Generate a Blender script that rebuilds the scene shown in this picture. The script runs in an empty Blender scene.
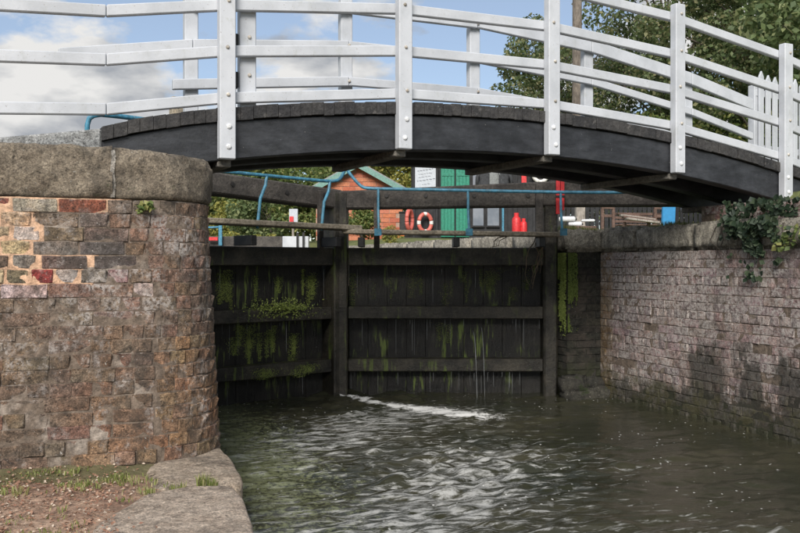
import bpy, bmesh, math, random
import numpy as np
from mathutils import Vector, Matrix, Euler, noise as mnoise

random.seed(7)
rng = np.random.default_rng(7)
sc = bpy.context.scene
C = sc.collection

# ------------------------------------------------------------------ camera
# world: X across the lock, Y upstream along the lock axis, Z up, z = 0 is the water of the lock tail
TH = math.atan2(324, 900)
CT, ST = math.cos(TH), math.sin(TH)
F = 900.0
EYE = 1.35
cam_d = bpy.data.cameras.new('camera')
cam_d.sensor_width = 36.0
cam_d.lens = 40.5
cam_d.clip_start = 0.05
cam_d.clip_end = 3000
cam = bpy.data.objects.new('camera', cam_d)
cam.location = (0, 0, EYE)
cam.rotation_euler = (math.radians(90 - 0.16), 0, -TH)
C.objects.link(cam)
sc.camera = cam

def at(px, py, dep):
    xc = (px - 400) / F * dep
    return Vector((CT * xc + ST * dep, -ST * xc + CT * dep, EYE + (264 - py) / F * dep))

# ------------------------------------------------------------------ light
SUN_EL, SUN_AZ = math.radians(34), math.radians(207)     # azimuth measured from +Y clockwise
world = bpy.data.worlds.new('World')
sc.world = world
world.use_nodes = True
wn, wl = world.node_tree.nodes, world.node_tree.links
wn.clear()
sky = wn.new('ShaderNodeTexSky')
sky.sky_type = 'NISHITA'
sky.sun_disc = False
sky.sun_elevation = SUN_EL
sky.sun_rotation = SUN_AZ
sky.altitude = 1200
sky.air_density = 1.0
sky.dust_density = 0.0
sky.ozone_density = 1.6
tc = wn.new('ShaderNodeTexCoord')
mp = wn.new('ShaderNodeMapping')
mp.inputs['Scale'].default_value = (1.0, 1.0, 2.0)
mp.inputs['Location'].default_value = (2.466, 7.293, 6.215)
wl.new(tc.outputs['Generated'], mp.inputs['Vector'])
n1 = wn.new('ShaderNodeTexNoise')
n1.inputs['Scale'].default_value = 3.4
n1.inputs['Detail'].default_value = 9
n1.inputs['Roughness'].default_value = 0.58
n1.inputs['Distortion'].default_value = 0.0
wl.new(mp.outputs[0], n1.inputs['Vector'])
r1 = wn.new('ShaderNodeValToRGB')
r1.color_ramp.elements[0].position = 0.475
r1.color_ramp.elements[0].color = (0, 0, 0, 1)
r1.color_ramp.elements[1].position = 0.535
r1.color_ramp.elements[1].color = (1, 1, 1, 1)
wl.new(n1.outputs['Fac'], r1.inputs['Fac'])
n2 = wn.new('ShaderNodeTexNoise')
n2.inputs['Scale'].default_value = 9.0
n2.inputs['Detail'].default_value = 6
mp2 = wn.new('ShaderNodeMapping')
mp2.inputs['Location'].default_value = (3.1, 1.7, 0.6)
mp2.inputs['Scale'].default_value = (1, 1, 2.4)
wl.new(tc.outputs['Generated'], mp2.inputs['Vector'])
wl.new(mp2.outputs[0], n2.inputs['Vector'])
r2 = wn.new('ShaderNodeValToRGB')
r2.color_ramp.elements[0].position = 0.40
r2.color_ramp.elements[0].color = (2.5, 2.65, 2.9, 1)
r2.color_ramp.elements[1].position = 0.58
r2.color_ramp.elements[1].color = (5.4, 5.35, 5.25, 1)
wl.new(n2.outputs['Fac'], r2.inputs['Fac'])
mx = wn.new('ShaderNodeMix')
mx.data_type = 'RGBA'
wl.new(r1.outputs['Color'], mx.inputs['Factor'])
hz = wn.new('ShaderNodeMix')
hz.data_type = 'RGBA'
hz.inputs['Factor'].default_value = 0.42
hz.inputs['B'].default_value = (3.0, 3.2, 3.5, 1)
wl.new(sky.outputs['Color'], hz.inputs['A'])
wl.new(hz.outputs['Result'], mx.inputs['A'])
wl.new(r2.outputs['Color'], mx.inputs['B'])
bg = wn.new('ShaderNodeBackground')
bg.inputs['Strength'].default_value = 0.088
wl.new(mx.outputs['Result'], bg.inputs['Color'])
wo = wn.new('ShaderNodeOutputWorld')
wl.new(bg.outputs[0], wo.inputs['Surface'])

sun_d = bpy.data.lights.new('sun', 'SUN')
sun_d.energy = 2.5
sun_d.angle = math.radians(28)
sun_d.color = (1.0, 0.95, 0.88)
sun = bpy.data.objects.new('sun', sun_d)
sdir = Vector((math.sin(SUN_AZ) * math.cos(SUN_EL), math.cos(SUN_AZ) * math.cos(SUN_EL), math.sin(SUN_EL)))
sun.rotation_euler = sdir.to_track_quat('Z', 'Y').to_euler()
sun.location = (-5, -10, 20)
C.objects.link(sun)

sc.view_settings.view_transform = 'Standard'
sc.view_settings.look = 'None'
sc.view_settings.gamma = 1
sc.view_settings.use_curve_mapping = False
sc.view_settings.exposure = 0.80
sc.render.engine = 'CYCLES'
sc.cycles.use_denoising = True
sc.cycles.max_bounces = 6
sc.cycles.transparent_max_bounces = 4

# ------------------------------------------------------------------ materials
class NT:
    def __init__(self, name):
        self.m = bpy.data.materials.new(name)
        self.m.use_nodes = True
        self.n, self.l = self.m.node_tree.nodes, self.m.node_tree.links
        self.n.clear()
        self.out = self.n.new('ShaderNodeOutputMaterial')
        self.p = self.n.new('ShaderNodeBsdfPrincipled')
        self.l.new(self.p.outputs[0], self.out.inputs['Surface'])
        g = self.n.new('ShaderNodeNewGeometry')
        self.pos, self.nrm, self.island = g.outputs['Position'], g.outputs['Normal'], g.outputs['Random Per Island']
        oi = self.n.new('ShaderNodeObjectInfo')
        self.ocol, self.orand, self.oloc = oi.outputs['Color'], oi.outputs['Random'], oi.outputs['Location']
    def set(self, inp, v):
        s = self.p.inputs[inp]
        if hasattr(v, 'is_output'): self.l.new(v, s)
        elif isinstance(v, (tuple, list)): s.default_value = tuple(v) + ((1,) if len(v) == 3 else ())
        else: s.default_value = v
        return self
    def put(self, v, s):
        if hasattr(v, 'is_output'): self.l.new(v, s)
        elif isinstance(v, (tuple, list)) and len(v) == 3 and len(s.default_value) == 4: s.default_value = tuple(v) + (1,)
        else: s.default_value = v
    def noise(self, scale, detail=4, rough=0.55, stretch=None, vec=None, offset=None, dist=0.0):
        nd = self.n.new('ShaderNodeTexNoise')
        nd.inputs['Scale'].default_value = scale
        nd.inputs['Detail'].default_value = detail
        nd.inputs['Roughness'].default_value = rough
        nd.inputs['Distortion'].default_value = dist
        v = vec or self.pos
        if stretch or offset:
            m = self.n.new('ShaderNodeMapping')
            if stretch: m.inputs['Scale'].default_value = stretch
            if offset: m.inputs['Location'].default_value = offset
            self.l.new(v, m.inputs['Vector'])
            v = m.outputs[0]
        self.l.new(v, nd.inputs['Vector'])
        return nd.outputs['Fac']
    def voro(self, scale, feature='F1', out='Distance', vec=None):
        nd = self.n.new('ShaderNodeTexVoronoi')
        nd.feature = feature
        nd.inputs['Scale'].default_value = scale
        self.l.new(vec or self.pos, nd.inputs['Vector'])
        return nd.outputs[out]
    def rampf(self, fac, a, b, lo=0.0, hi=1.0):
        nd = self.n.new('ShaderNodeMapRange')
        nd.interpolation_type = 'SMOOTHSTEP'
        self.l.new(fac, nd.inputs['Value'])
        nd.inputs['From Min'].default_value = a
        nd.inputs['From Max'].default_value = b
        nd.inputs['To Min'].default_value = lo
        nd.inputs['To Max'].default_value = hi
        return nd.outputs[0]
    def math(self, op, a, b=0.5):
        nd = self.n.new('ShaderNodeMath')
        nd.operation = op
        self.put(a, nd.inputs[0]); self.put(b, nd.inputs[1])
        return nd.outputs[0]
    def mix(self, fac, a, b, mode='MIX'):
        nd = self.n.new('ShaderNodeMix')
        nd.data_type = 'RGBA'
        nd.blend_type = mode
        self.put(fac, nd.inputs['Factor']); self.put(a, nd.inputs['A']); self.put(b, nd.inputs['B'])
        return nd.outputs['Result']
    def scale_col(self, col, f):
        nd = self.n.new('ShaderNodeVectorMath')
        nd.operation = 'SCALE'
        self.put(col, nd.inputs[0]); self.put(f, nd.inputs['Scale'])
        return nd.outputs[0]
    def sep(self, v):
        nd = self.n.new('ShaderNodeSeparateXYZ')
        self.l.new(v, nd.inputs[0])
        return nd.outputs
    def attr(self, name):
        nd = self.n.new('ShaderNodeAttribute')
        nd.attribute_name = name
        return nd.outputs['Fac']
    def bump(self, h, strength=0.4, dist=0.01, prev=None):
        nd = self.n.new('ShaderNodeBump')
        nd.inputs['Strength'].default_value = strength
        nd.inputs['Distance'].default_value = dist
        self.l.new(h, nd.inputs['Height'])
        if prev is not None: self.l.new(prev, nd.inputs['Normal'])
        self.l.new(nd.outputs[0], self.p.inputs['Normal'])
        return nd.outputs[0]

M = {}

def band(t, v, a, b, soft):
    """1 between a and b along v"""
    return t.math('MULTIPLY', t.rampf(v, a - soft, a + soft), t.rampf(v, b + soft, b - soft))
def bays(t, x, y, z):
    """black tide stained bays low on the right wall"""
    yn = t.math('ADD', y, t.math('MULTIPLY', t.math('SUBTRACT', t.noise(4.5, 7, 0.7, stretch=(1, 1, 0.8)), 0.5), 0.5))
    zn = t.math('ADD', z, t.math('MULTIPLY', t.math('SUBTRACT', t.noise(5, 7, 0.7, offset=(2, 2, 2)), 0.5), 0.7))
    m = t.math('MAXIMUM', t.math('MAXIMUM', band(t, yn, 6.13, 6.60, 0.05), band(t, yn, 5.68, 6.00, 0.04)), t.rampf(yn, 5.58, 5.50))
    m = t.math('MULTIPLY', m, t.rampf(zn, 0.70, 0.52))
    m = t.math('MAXIMUM', m, t.rampf(zn, 0.30, 0.14))
    return t.math('MULTIPLY', m, t.rampf(x, 4.0, 4.5))
def brick_mat(name, eff=0.62, moss_z=0.22, grime=0.5, where='l'):
    t = NT(name)
    x, y, z = t.sep(t.pos)
    f = t.noise(26, 7, 0.75)
    hue = t.noise(3.0, 4, 0.6, offset=(5, 9, 2))
    oc = t.mix(t.rampf(hue, 0.40, 0.62), t.ocol, t.mix(1.0, t.ocol, (1.12, 0.96, 0.86) if where == 'l' else (1.0, 1.0, 1.0), 'MULTIPLY'))
    col = t.scale_col(oc, t.rampf(f, 0.30, 0.70, 0.36, 1.8))
    fine = t.noise(120, 5, 0.75)
    col = t.scale_col(col, t.rampf(fine, 0.32, 0.68, 0.5, 1.6))
    g = t.noise(5.0, 7, 0.7, offset=(3, 1, 2))
    col = t.mix(t.rampf(g, 0.48, 0.62, 0, grime), col, (0.075, 0.062, 0.050))
    g3 = t.noise(9.0, 6, 0.72, offset=(8, 1, 4))
    col = t.mix(t.rampf(g3, 0.56, 0.66, 0, grime * 0.9), col, (0.035, 0.030, 0.026))
    e = t.noise(5.5, 7, 0.72, offset=(11, 5, 7))
    if where == 'l':
        mk = t.math('MULTIPLY', band(t, x, 0.02, 0.42, 0.12), band(t, z, 1.02, 1.36, 0.10))
        mk = t.math('MAXIMUM', mk, t.math('MULTIPLY', band(t, x, 0.38, 0.62, 0.06), band(t, z, 1.38, 1.66, 0.06)))
        e = t.math('ADD', e, t.math('MULTIPLY', mk, 0.13))
    elif where == 'r':
        mk = t.math('MULTIPLY', band(t, y, 6.55, 7.75, 0.35), t.rampf(z, 0.55, 1.25))
        e = t.math('ADD', e, t.math('MULTIPLY', mk, 0.13))
    e2 = t.noise(42, 6, 0.75, offset=(2, 5, 7))
    em = t.math('MULTIPLY', t.rampf(e, eff - 0.12, eff + 0.08), t.rampf(e2, 0.40, 0.58))
    col = t.mix(t.math('MULTIPLY', em, 0.9), col, (0.56, 0.51, 0.475))
    sp = t.noise(70, 2, 0.5, offset=(9, 9, 1))
    if where != 'w': col = t.mix(t.rampf(sp, 0.70, 0.75), col, (0.55, 0.52, 0.48))
    pits = t.noise(48, 3, 0.6, offset=(1, 3, 1))
    pm = t.rampf(pits, 0.36, 0.27)
    col = t.mix(t.math('MULTIPLY', pm, 0.75), col, (0.03, 0.026, 0.022))
    if where == 'r':
        b = bays(t, x, y, z)
        col = t.mix(t.math('MULTIPLY', b, 0.8), col, t.mix(t.rampf(t.noise(20, 5, 0.7), 0.4, 0.65), (0.018, 0.019, 0.014), (0.06, 0.055, 0.04)))
        br = t.math('MULTIPLY', t.rampf(y, 7.72, 7.95), t.rampf(t.math('ADD', z, t.noise(6, 3)), 1.75, 1.5))
        col = t.mix(t.math('MULTIPLY', br, 0.55), col, (0.17, 0.11, 0.045))
        gm = t.math('MULTIPLY', t.rampf(t.noise(4, 5, 0.7, offset=(6, 6, 6)), 0.45, 0.6), t.rampf(z, 0.42, 0.12))
        col = t.mix(t.math('MULTIPLY', gm, 0.7), col, (0.085, 0.08, 0.03))
    zz = t.math('ADD', z, t.math('MULTIPLY', t.math('SUBTRACT', t.noise(6, 4), 0.5), 0.45))
    col = t.mix(t.rampf(zz, moss_z + 0.1, moss_z - 0.12, 0, 0.85), col, (0.035, 0.038, 0.016))
    t.set('Base Color', col)
    t.set('Roughness', t.rampf(zz, 0.0, 0.5, 0.5, 0.92))
    h = t.math('ADD', t.noise(75, 8, 0.8), t.math('MULTIPLY', t.noise(20, 6, 0.7), 1.3))
    h = t.math('SUBTRACT', h, pm)
    t.bump(h, 1.0, 0.012)
    return t.m
M['brick_left'] = brick_mat('weathered_brown_brick', eff=0.62, moss_z=-0.2, grime=0.6)
M['brick_right'] = brick_mat('mauve_lock_brick', eff=0.48, moss_z=0.05, grime=0.45, where='r')
M['brick_wet'] = brick_mat('wet_dark_brick', eff=0.8, moss_z=0.3, grime=0.8, where='w')

def mortar_mat():
    t = NT('lime_mortar')
    x, y, z = t.sep(t.pos)
    patch = t.attr('patch')
    pn = t.math('ADD', patch, t.math('MULTIPLY', t.math('SUBTRACT', t.noise(9, 4), 0.5), 0.9))
    pm = t.rampf(pn, 0.42, 0.58)
    base = t.mix(t.noise(12, 5, 0.7), (0.125, 0.095, 0.071), (0.205, 0.158, 0.122))
    light = t.rampf(t.noise(4.5, 4, offset=(1, 8, 3)), 0.52, 0.66)
    base = t.mix(t.math('MULTIPLY', light, 0.7), base, (0.36, 0.31, 0.265))
    orange = t.mix(t.noise(14, 4), (0.56, 0.33, 0.20), (0.62, 0.43, 0.30))
    col = t.mix(pm, base, orange)
    zz = t.math('ADD', z, t.math('MULTIPLY', t.math('SUBTRACT', t.noise(6, 4), 0.5), 0.45))
    col = t.scale_col(col, t.rampf(t.noise(26, 7, 0.75), 0.28, 0.72, 0.45, 1.5))
    col = t.mix(t.math('MULTIPLY', bays(t, x, y, z), 0.9), col, (0.022, 0.022, 0.016))
    wet = t.math('MULTIPLY', t.rampf(zz, 0.3, 0.02, 0, 0.85), t.rampf(x, 3.0, 4.0))
    col = t.mix(wet, col, (0.032, 0.036, 0.015))
    t.set('Base Color', col).set('Roughness', 0.95)
    t.bump(t.math('ADD', t.noise(80, 5, 0.7), t.noise(25, 4)), 0.9, 0.01)
    return t.m
M['mortar'] = mortar_mat()

def stone_mat(name, a, b, spots=(0.45, 0.43, 0.38), moss=0.0, mosscol=(0.05, 0.06, 0.02), dark=0.4, spot_t=0.66):
    t = NT(name)
    f = t.noise(9, 6, 0.65)
    col = t.mix(t.rampf(f, 0.3, 0.7), a, b)
    fine = t.noise(95, 4, 0.7)
    col = t.scale_col(col, t.rampf(fine, 0.3, 0.7, 0.6, 1.4))
    s = t.noise(60, 3, 0.5, offset=(4, 2, 1))
    col = t.mix(t.rampf(s, spot_t, spot_t + 0.08, 0, 0.7), col, spots)
    cr = t.noise(24, 8, 0.78, offset=(2, 6, 3))
    col = t.scale_col(col, t.rampf(cr, 0.3, 0.7, 0.5, 1.5))
    pit = t.rampf(t.noise(55, 4, 0.7, offset=(7, 1, 1)), 0.40, 0.30)
    col = t.mix(t.math('MULTIPLY', pit, 0.7), col, (0.03, 0.027, 0.022))
    g = t.noise(4, 5, 0.65, stretch=(1, 1, 0.35), offset=(5, 5, 0))
    col = t.mix(t.rampf(g, 0.5, 0.62, 0, dark), col, (0.05, 0.044, 0.036))
    if moss > 0:
        gm = t.noise(7, 5, 0.7, offset=(7, 7, 7))
        col = t.mix(t.rampf(gm, 0.62 - 0.25 * moss, 0.74 - 0.25 * moss, 0, 0.9), col, mosscol)
    t.set('Base Color', col).set('Roughness', 0.93)
    t.bump(t.math('SUBTRACT', t.math('ADD', t.noise(70, 8, 0.8), t.math('MULTIPLY', t.noise(16, 7, 0.7), 2.0)), pit), 1.0, 0.016)
    return t.m
M['coping'] = stone_mat('weathered_gritstone', (0.19, 0.155, 0.115), (0.34, 0.285, 0.215), moss=0.08)
M['coping_right'] = stone_mat('lichened_coping_stone', (0.29, 0.265, 0.22), (0.50, 0.46, 0.38), moss=0.12, mosscol=(0.07, 0.062, 0.04), dark=0.4)
M['slab'] = stone_mat('worn_towpath_stone', (0.46, 0.365, 0.285), (0.64, 0.53, 0.43), moss=0.0, dark=0.25, spot_t=0.68)
M['slab_side'] = stone_mat('mossy_edge_stone', (0.40, 0.315, 0.235), (0.54, 0.445, 0.35), moss=0.2, mosscol=(0.10, 0.075, 0.04), dark=0.5)
M['concrete'] = stone_mat('grey_concrete', (0.33, 0.34, 0.34), (0.45, 0.45, 0.44), moss=0.0, dark=0.3, spot_t=0.8)
M['quoin'] = stone_mat('wet_quoin_stone', (0.035, 0.034, 0.028), (0.075, 0.07, 0.055), moss=0.2, mosscol=(0.03, 0.045, 0.012), dark=0.8)

def moss_mat():
    t = NT('bright_moss')
    col = t.mix(t.rampf(t.noise(30, 4), 0.3, 0.7), (0.05, 0.085, 0.015), (0.15, 0.22, 0.04))
    t.set('Base Color', col).set('Roughness', 0.95)
    t.bump(t.noise(140, 3), 1.0, 0.012)
    return t.m
M['moss'] = moss_mat()
M['joint'] = stone_mat('pale_joint_mortar', (0.33, 0.30, 0.26), (0.48, 0.45, 0.40), dark=0.3)

def ground_mat():
    t = NT('leaf_strewn_earth')
    f = t.noise(3, 5, 0.6)
    col = t.mix(t.rampf(f, 0.35, 0.65), (0.30, 0.185, 0.13), (0.43, 0.30, 0.215))
    f2 = t.noise(26, 5, 0.7)
    col = t.scale_col(col, t.rampf(f2, 0.25, 0.75, 0.5, 1.45))
    s = t.voro(38)
    col = t.mix(t.rampf(s, 0.16, 0.06, 0, 0.55), col, (0.45, 0.37, 0.29))
    y = t.sep(t.pos)[1]
    gy = t.math('ADD', y, t.math('MULTIPLY', t.math('SUBTRACT', t.noise(5, 4), 0.5), 0.8))
    col = t.mix(t.rampf(gy, 4.62, 4.85, 0, 0.75), col, (0.085, 0.10, 0.03))
    t.set('Base Color', col).set('Roughness', 0.97)
    t.bump(t.math('ADD', t.noise(60, 5, 0.7), t.noise(22, 4)), 0.9, 0.016)
    return t.m
M['earth'] = ground_mat()

def grassland_mat():
    t = NT('lockside_turf')
    col = t.mix(t.rampf(t.noise(1.2, 5), 0.35, 0.65), (0.10, 0.125, 0.035), (0.17, 0.18, 0.06))
    col = t.scale_col(col, t.rampf(t.noise(30, 4), 0.3, 0.7, 0.7, 1.3))
    t.set('Base Color', col).set('Roughness', 0.97)
    t.bump(t.noise(40, 5), 1.0, 0.03)
    return t.m
M['turf'] = grassland_mat()

def white_paint(name='white_gloss_paint'):
    t = NT(name)
    col = t.mix(t.rampf(t.noise(3, 5, 0.6), 0.35, 0.7), (0.57, 0.59, 0.625), (0.45, 0.47, 0.50))
    g = t.noise(14, 6, 0.7, stretch=(1, 1, 0.5))
    col = t.mix(t.rampf(g, 0.54, 0.72, 0, 0.35), col, (0.36, 0.37, 0.34))
    gl = t.noise(6, 6, 0.75, stretch=(1, 1, 2.2), offset=(9, 3, 1))
    col = t.mix(t.rampf(gl, 0.60, 0.70, 0, 0.28), col, (0.32, 0.34, 0.27))
    c = t.noise(90, 3, 0.6)
    col = t.mix(t.rampf(c, 0.66, 0.72, 0, 0.7), col, (0.20, 0.17, 0.14))
    z = t.sep(t.nrm)[2]
    t.set('Base Color', col).set('Roughness', 0.5)
    t.bump(t.noise(40, 4), 0.25, 0.004)
    return t.m
M['white'] = white_paint()

def dark_wood(name, a, b, algae=0.0, streak=1.0, rough=0.7, grey=0.3, greycol=(0.12, 0.115, 0.105), grain=(1, 1, 1), bump=0.9):
    t = NT(name)
    f = t.noise(5, 5, 0.6)
    col = t.mix(t.rampf(f, 0.3, 0.7), a, b)
    st = t.noise(38, 5, 0.7, stretch=grain)
    col = t.scale_col(col, t.rampf(st, 0.25, 0.75, 0.55, 1.5))
    w = t.noise(16, 5, 0.7, offset=(1, 2, 8), stretch=grain)
    col = t.mix(t.rampf(w, 0.56, 0.70, 0, grey), col, greycol)
    sp = t.noise(60, 2, 0.5, offset=(3, 8, 2))
    col = t.mix(t.rampf(sp, 0.75, 0.79, 0, 0.5), col, (0.4, 0.4, 0.38))
    if algae > 0:
        am = t.noise(11, 4, 0.6, stretch=(1.6, 1.6, 0.22), offset=(0, 3, 4))
        a2 = t.noise(2.0, 3, 0.5, offset=(8.3, 1, 2))
        mk = t.math('MULTIPLY', t.rampf(am, 0.54, 0.64), t.rampf(a2, 0.46, 0.58))
        col = t.mix(t.math('MULTIPLY', mk, algae), col, (0.13, 0.175, 0.038))
    t.set('Base Color', col).set('Roughness', rough)
    t.bump(t.math('ADD', st, t.noise(60, 7, 0.75)), bump, 0.010)
    return t.m
M['gate_wood'] = dark_wood('wet_gate_oak', (0.013, 0.012, 0.010), (0.058, 0.051, 0.038), algae=0.75, rough=0.4, grey=0.35, greycol=(0.075, 0.078, 0.06))
M['gate_plank'] = dark_wood('slimy_gate_planking', (0.004, 0.004, 0.0035), (0.017, 0.015, 0.012), algae=1.0, rough=0.34, grey=0.55, greycol=(0.06, 0.056, 0.044), grain=(1.5, 1.5, 0.2))
M['balance'] = dark_wood('tarred_balance_beam', (0.046, 0.041, 0.037), (0.095, 0.084, 0.073), rough=0.8, grey=0.5, greycol=(0.18, 0.165, 0.15))
M['bridge_black'] = dark_wood('black_painted_beam', (0.015, 0.016, 0.019), (0.032, 0.034, 0.039), rough=0.45, grey=0.2, greycol=(0.085, 0.09, 0.098), grain=(0.16, 0.16, 0.5), bump=0.25)
M['deck'] = dark_wood('weathered_deck_plank', (0.024, 0.024, 0.026), (0.058, 0.055, 0.053), rough=0.85, grey=0.5, greycol=(0.17, 0.16, 0.15))
M['brace'] = dark_wood('bare_timber_joist', (0.12, 0.11, 0.095), (0.20, 0.185, 0.16), rough=0.85, grey=0.3, greycol=(0.07, 0.065, 0.06))
M['walkway'] = dark_wood('lichened_footboard', (0.20, 0.17, 0.13), (0.36, 0.31, 0.235), rough=0.9, grey=0.4, greycol=(0.075, 0.085, 0.04))
M['post_wood'] = dark_wood('grey_driftwood_post', (0.26, 0.23, 0.20), (0.38, 0.34, 0.30), rough=0.9, grey=0.2, greycol=(0.2, 0.17, 0.14), grain=(1, 1, .2))
M['bench_wood'] = dark_wood('brown_bench_timber', (0.10, 0.060, 0.045), (0.16, 0.10, 0.08), rough=0.8, grey=0.2)
M['black_wood'] = dark_wood('black_boarding', (0.014, 0.014, 0.016), (0.03, 0.03, 0.033), rough=0.7, grey=0.1)
M['bark'] = dark_wood('tree_bark', (0.06, 0.05, 0.04), (0.12, 0.10, 0.08), rough=0.95, grey=0.2, grain=(1, 1, .3))
M['pole_wood'] = dark_wood('telegraph_pole_timber', (0.11, 0.09, 0.075), (0.20, 0.17, 0.14), rough=0.9, grey=0.3, grain=(1, 1, .15))

def plain(name, col, rough=0.5, var=0.2, metal=0.0, scale=20, chip=None):
    t = NT(name)
    c = t.scale_col(col, t.rampf(t.noise(scale, 5, 0.65), 0.3, 0.7, 1 - var, 1 + var))
    if chip: c = t.mix(t.rampf(t.noise(70, 4, 0.6), 0.62, 0.68), c, chip)
    t.set('Base Color', c).set('Roughness', rough).set('Metallic', metal)
    t.bump(t.noise(60, 4), 0.2, 0.004)
    return t.m
M['blue'] = plain('blue_painted_steel', (0.055, 0.215, 0.32), 0.45, 0.35, chip=(0.30, 0.33, 0.34))
M['iron'] = plain('black_iron', (0.02, 0.02, 0.02), 0.5, 0.4, 0.3)
M['bolt'] = plain('galvanised_bolt', (0.50, 0.46, 0.40), 0.5, 0.4, 0.2, chip=(0.25, 0.12, 0.06))
M['bolt_white'] = plain('painted_bolt', (0.72, 0.73, 0.74), 0.5, 0.2)
M['red'] = plain('red_paint', (0.62, 0.035, 0.04), 0.45, 0.25)
M['orange_ring'] = plain('red_orange_buoy', (0.60, 0.14, 0.11), 0.5, 0.15)
M['white_ring'] = plain('white_buoy_band', (0.75, 0.73, 0.70), 0.6, 0.1)
M['green_door'] = plain('green_door_paint', (0.015, 0.21, 0.135), 0.5, 0.25)
M['green_trim'] = plain('pale_green_bargeboard', (0.16, 0.30, 0.26), 0.6, 0.2)
M['roof'] = plain('grey_roof_slate', (0.28, 0.27, 0.27), 0.8, 0.25)
M['signboard'] = plain('white_signboard', (0.50, 0.53, 0.58), 0.6, 0.1)
M['ink'] = plain('dark_lettering', (0.16, 0.17, 0.20), 0.6, 0.1)
M['cloth'] = plain('dark_cloth', (0.045, 0.047, 0.052), 0.9, 0.3)
M['cloth_grey'] = plain('grey_cloth', (0.22, 0.23, 0.23), 0.9, 0.2)
M['bin_blue'] = plain('bright_blue_paint', (0.02, 0.22, 0.47), 0.5, 0.1)
M['gear'] = plain('cast_iron', (0.03, 0.028, 0.027), 0.6, 0.3, 0.2)
M['plastic_white'] = plain('white_plastic', (0.68, 0.69, 0.70), 0.5, 0.1)

def glass_mat():
    t = NT('shop_window_glass')
    t.set('Base Color', t.mix(t.rampf(t.noise(2.0, 3), 0.35, 0.65), (0.16, 0.18, 0.215), (0.25, 0.265, 0.30))).set('Roughness', 0.12)
    return t.m
M['glass'] = glass_mat()

def hut_brick():
    t = NT('orange_hut_brick')
    t.set('Base Color', t.scale_col(t.ocol, t.rampf(t.noise(25, 4), 0.3, 0.7, 0.8, 1.2))).set('Roughness', 0.9)
    return t.m
M['hut_brick'] = hut_brick()
M['hut_mortar'] = plain('hut_mortar', (0.40, 0.27, 0.21), 0.95, 0.15)

def leaf_mat(name, a, b, c=None, trans=0.35):
    t = NT(name)
    col = t.mix(t.island, a, b)
    if c: col = t.mix(t.rampf(t.math('FRACT', t.math('MULTIPLY', t.island, 17.3)), 0.72, 0.8), col, c)
    t.set('Base Color', col).set('Roughness', 0.6)
    tr = t.n.new('ShaderNodeBsdfTranslucent')
    t.l.new(col, tr.inputs['Color'])
    ms = t.n.new('ShaderNodeMixShader')
    ms.inputs[0].default_value = trans
    t.l.new(t.p.outputs[0], ms.inputs[1]); t.l.new(tr.outputs[0], ms.inputs[2])
    t.l.new(ms.outputs[0], t.out.inputs['Surface'])
    return t.m
M['leaf_tree'] = leaf_mat('tree_leaf', (0.085, 0.130, 0.050), (0.175, 0.215, 0.090), (0.31, 0.30, 0.15), trans=0.42)
M['leaf_dark'] = leaf_mat('dark_leaf', (0.075, 0.115, 0.042), (0.165, 0.215, 0.085), (0.26, 0.29, 0.13))
M['leaf_yellow'] = leaf_mat('yellow_green_leaf', (0.20, 0.20, 0.04), (0.42, 0.38, 0.10), (0.16, 0.20, 0.05))
M['leaf_mid'] = leaf_mat('mid_green_leaf', (0.085, 0.135, 0.035), (0.19, 0.24, 0.07), (0.32, 0.32, 0.11))
M['algae'] = leaf_mat('bright_algae', (0.15, 0.205, 0.04), (0.34, 0.40, 0.10), trans=0.2)
M['leaf_fresh'] = leaf_mat('fresh_green_leaf', (0.10, 0.15, 0.030), (0.25, 0.31, 0.08))
M['ivy_leaf'] = leaf_mat('ivy_leaf', (0.009, 0.022, 0.010), (0.026, 0.048, 0.022), (0.06, 0.085, 0.045), trans=0.1)
M['grass'] = leaf_mat('grass_blade', (0.15, 0.19, 0.05), (0.32, 0.36, 0.11), (0.46, 0.41, 0.22))
M['litter'] = leaf_mat('fallen_leaf', (0.24, 0.115, 0.075), (0.40, 0.24, 0.16), (0.58, 0.48, 0.38), trans=0.1)
M['flower'] = leaf_mat('orange_petal', (0.7, 0.18, 0.04), (0.75, 0.28, 0.06))
M['twig'] = plain('dry_vine', (0.16, 0.12, 0.08), 0.9, 0.3)

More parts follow.
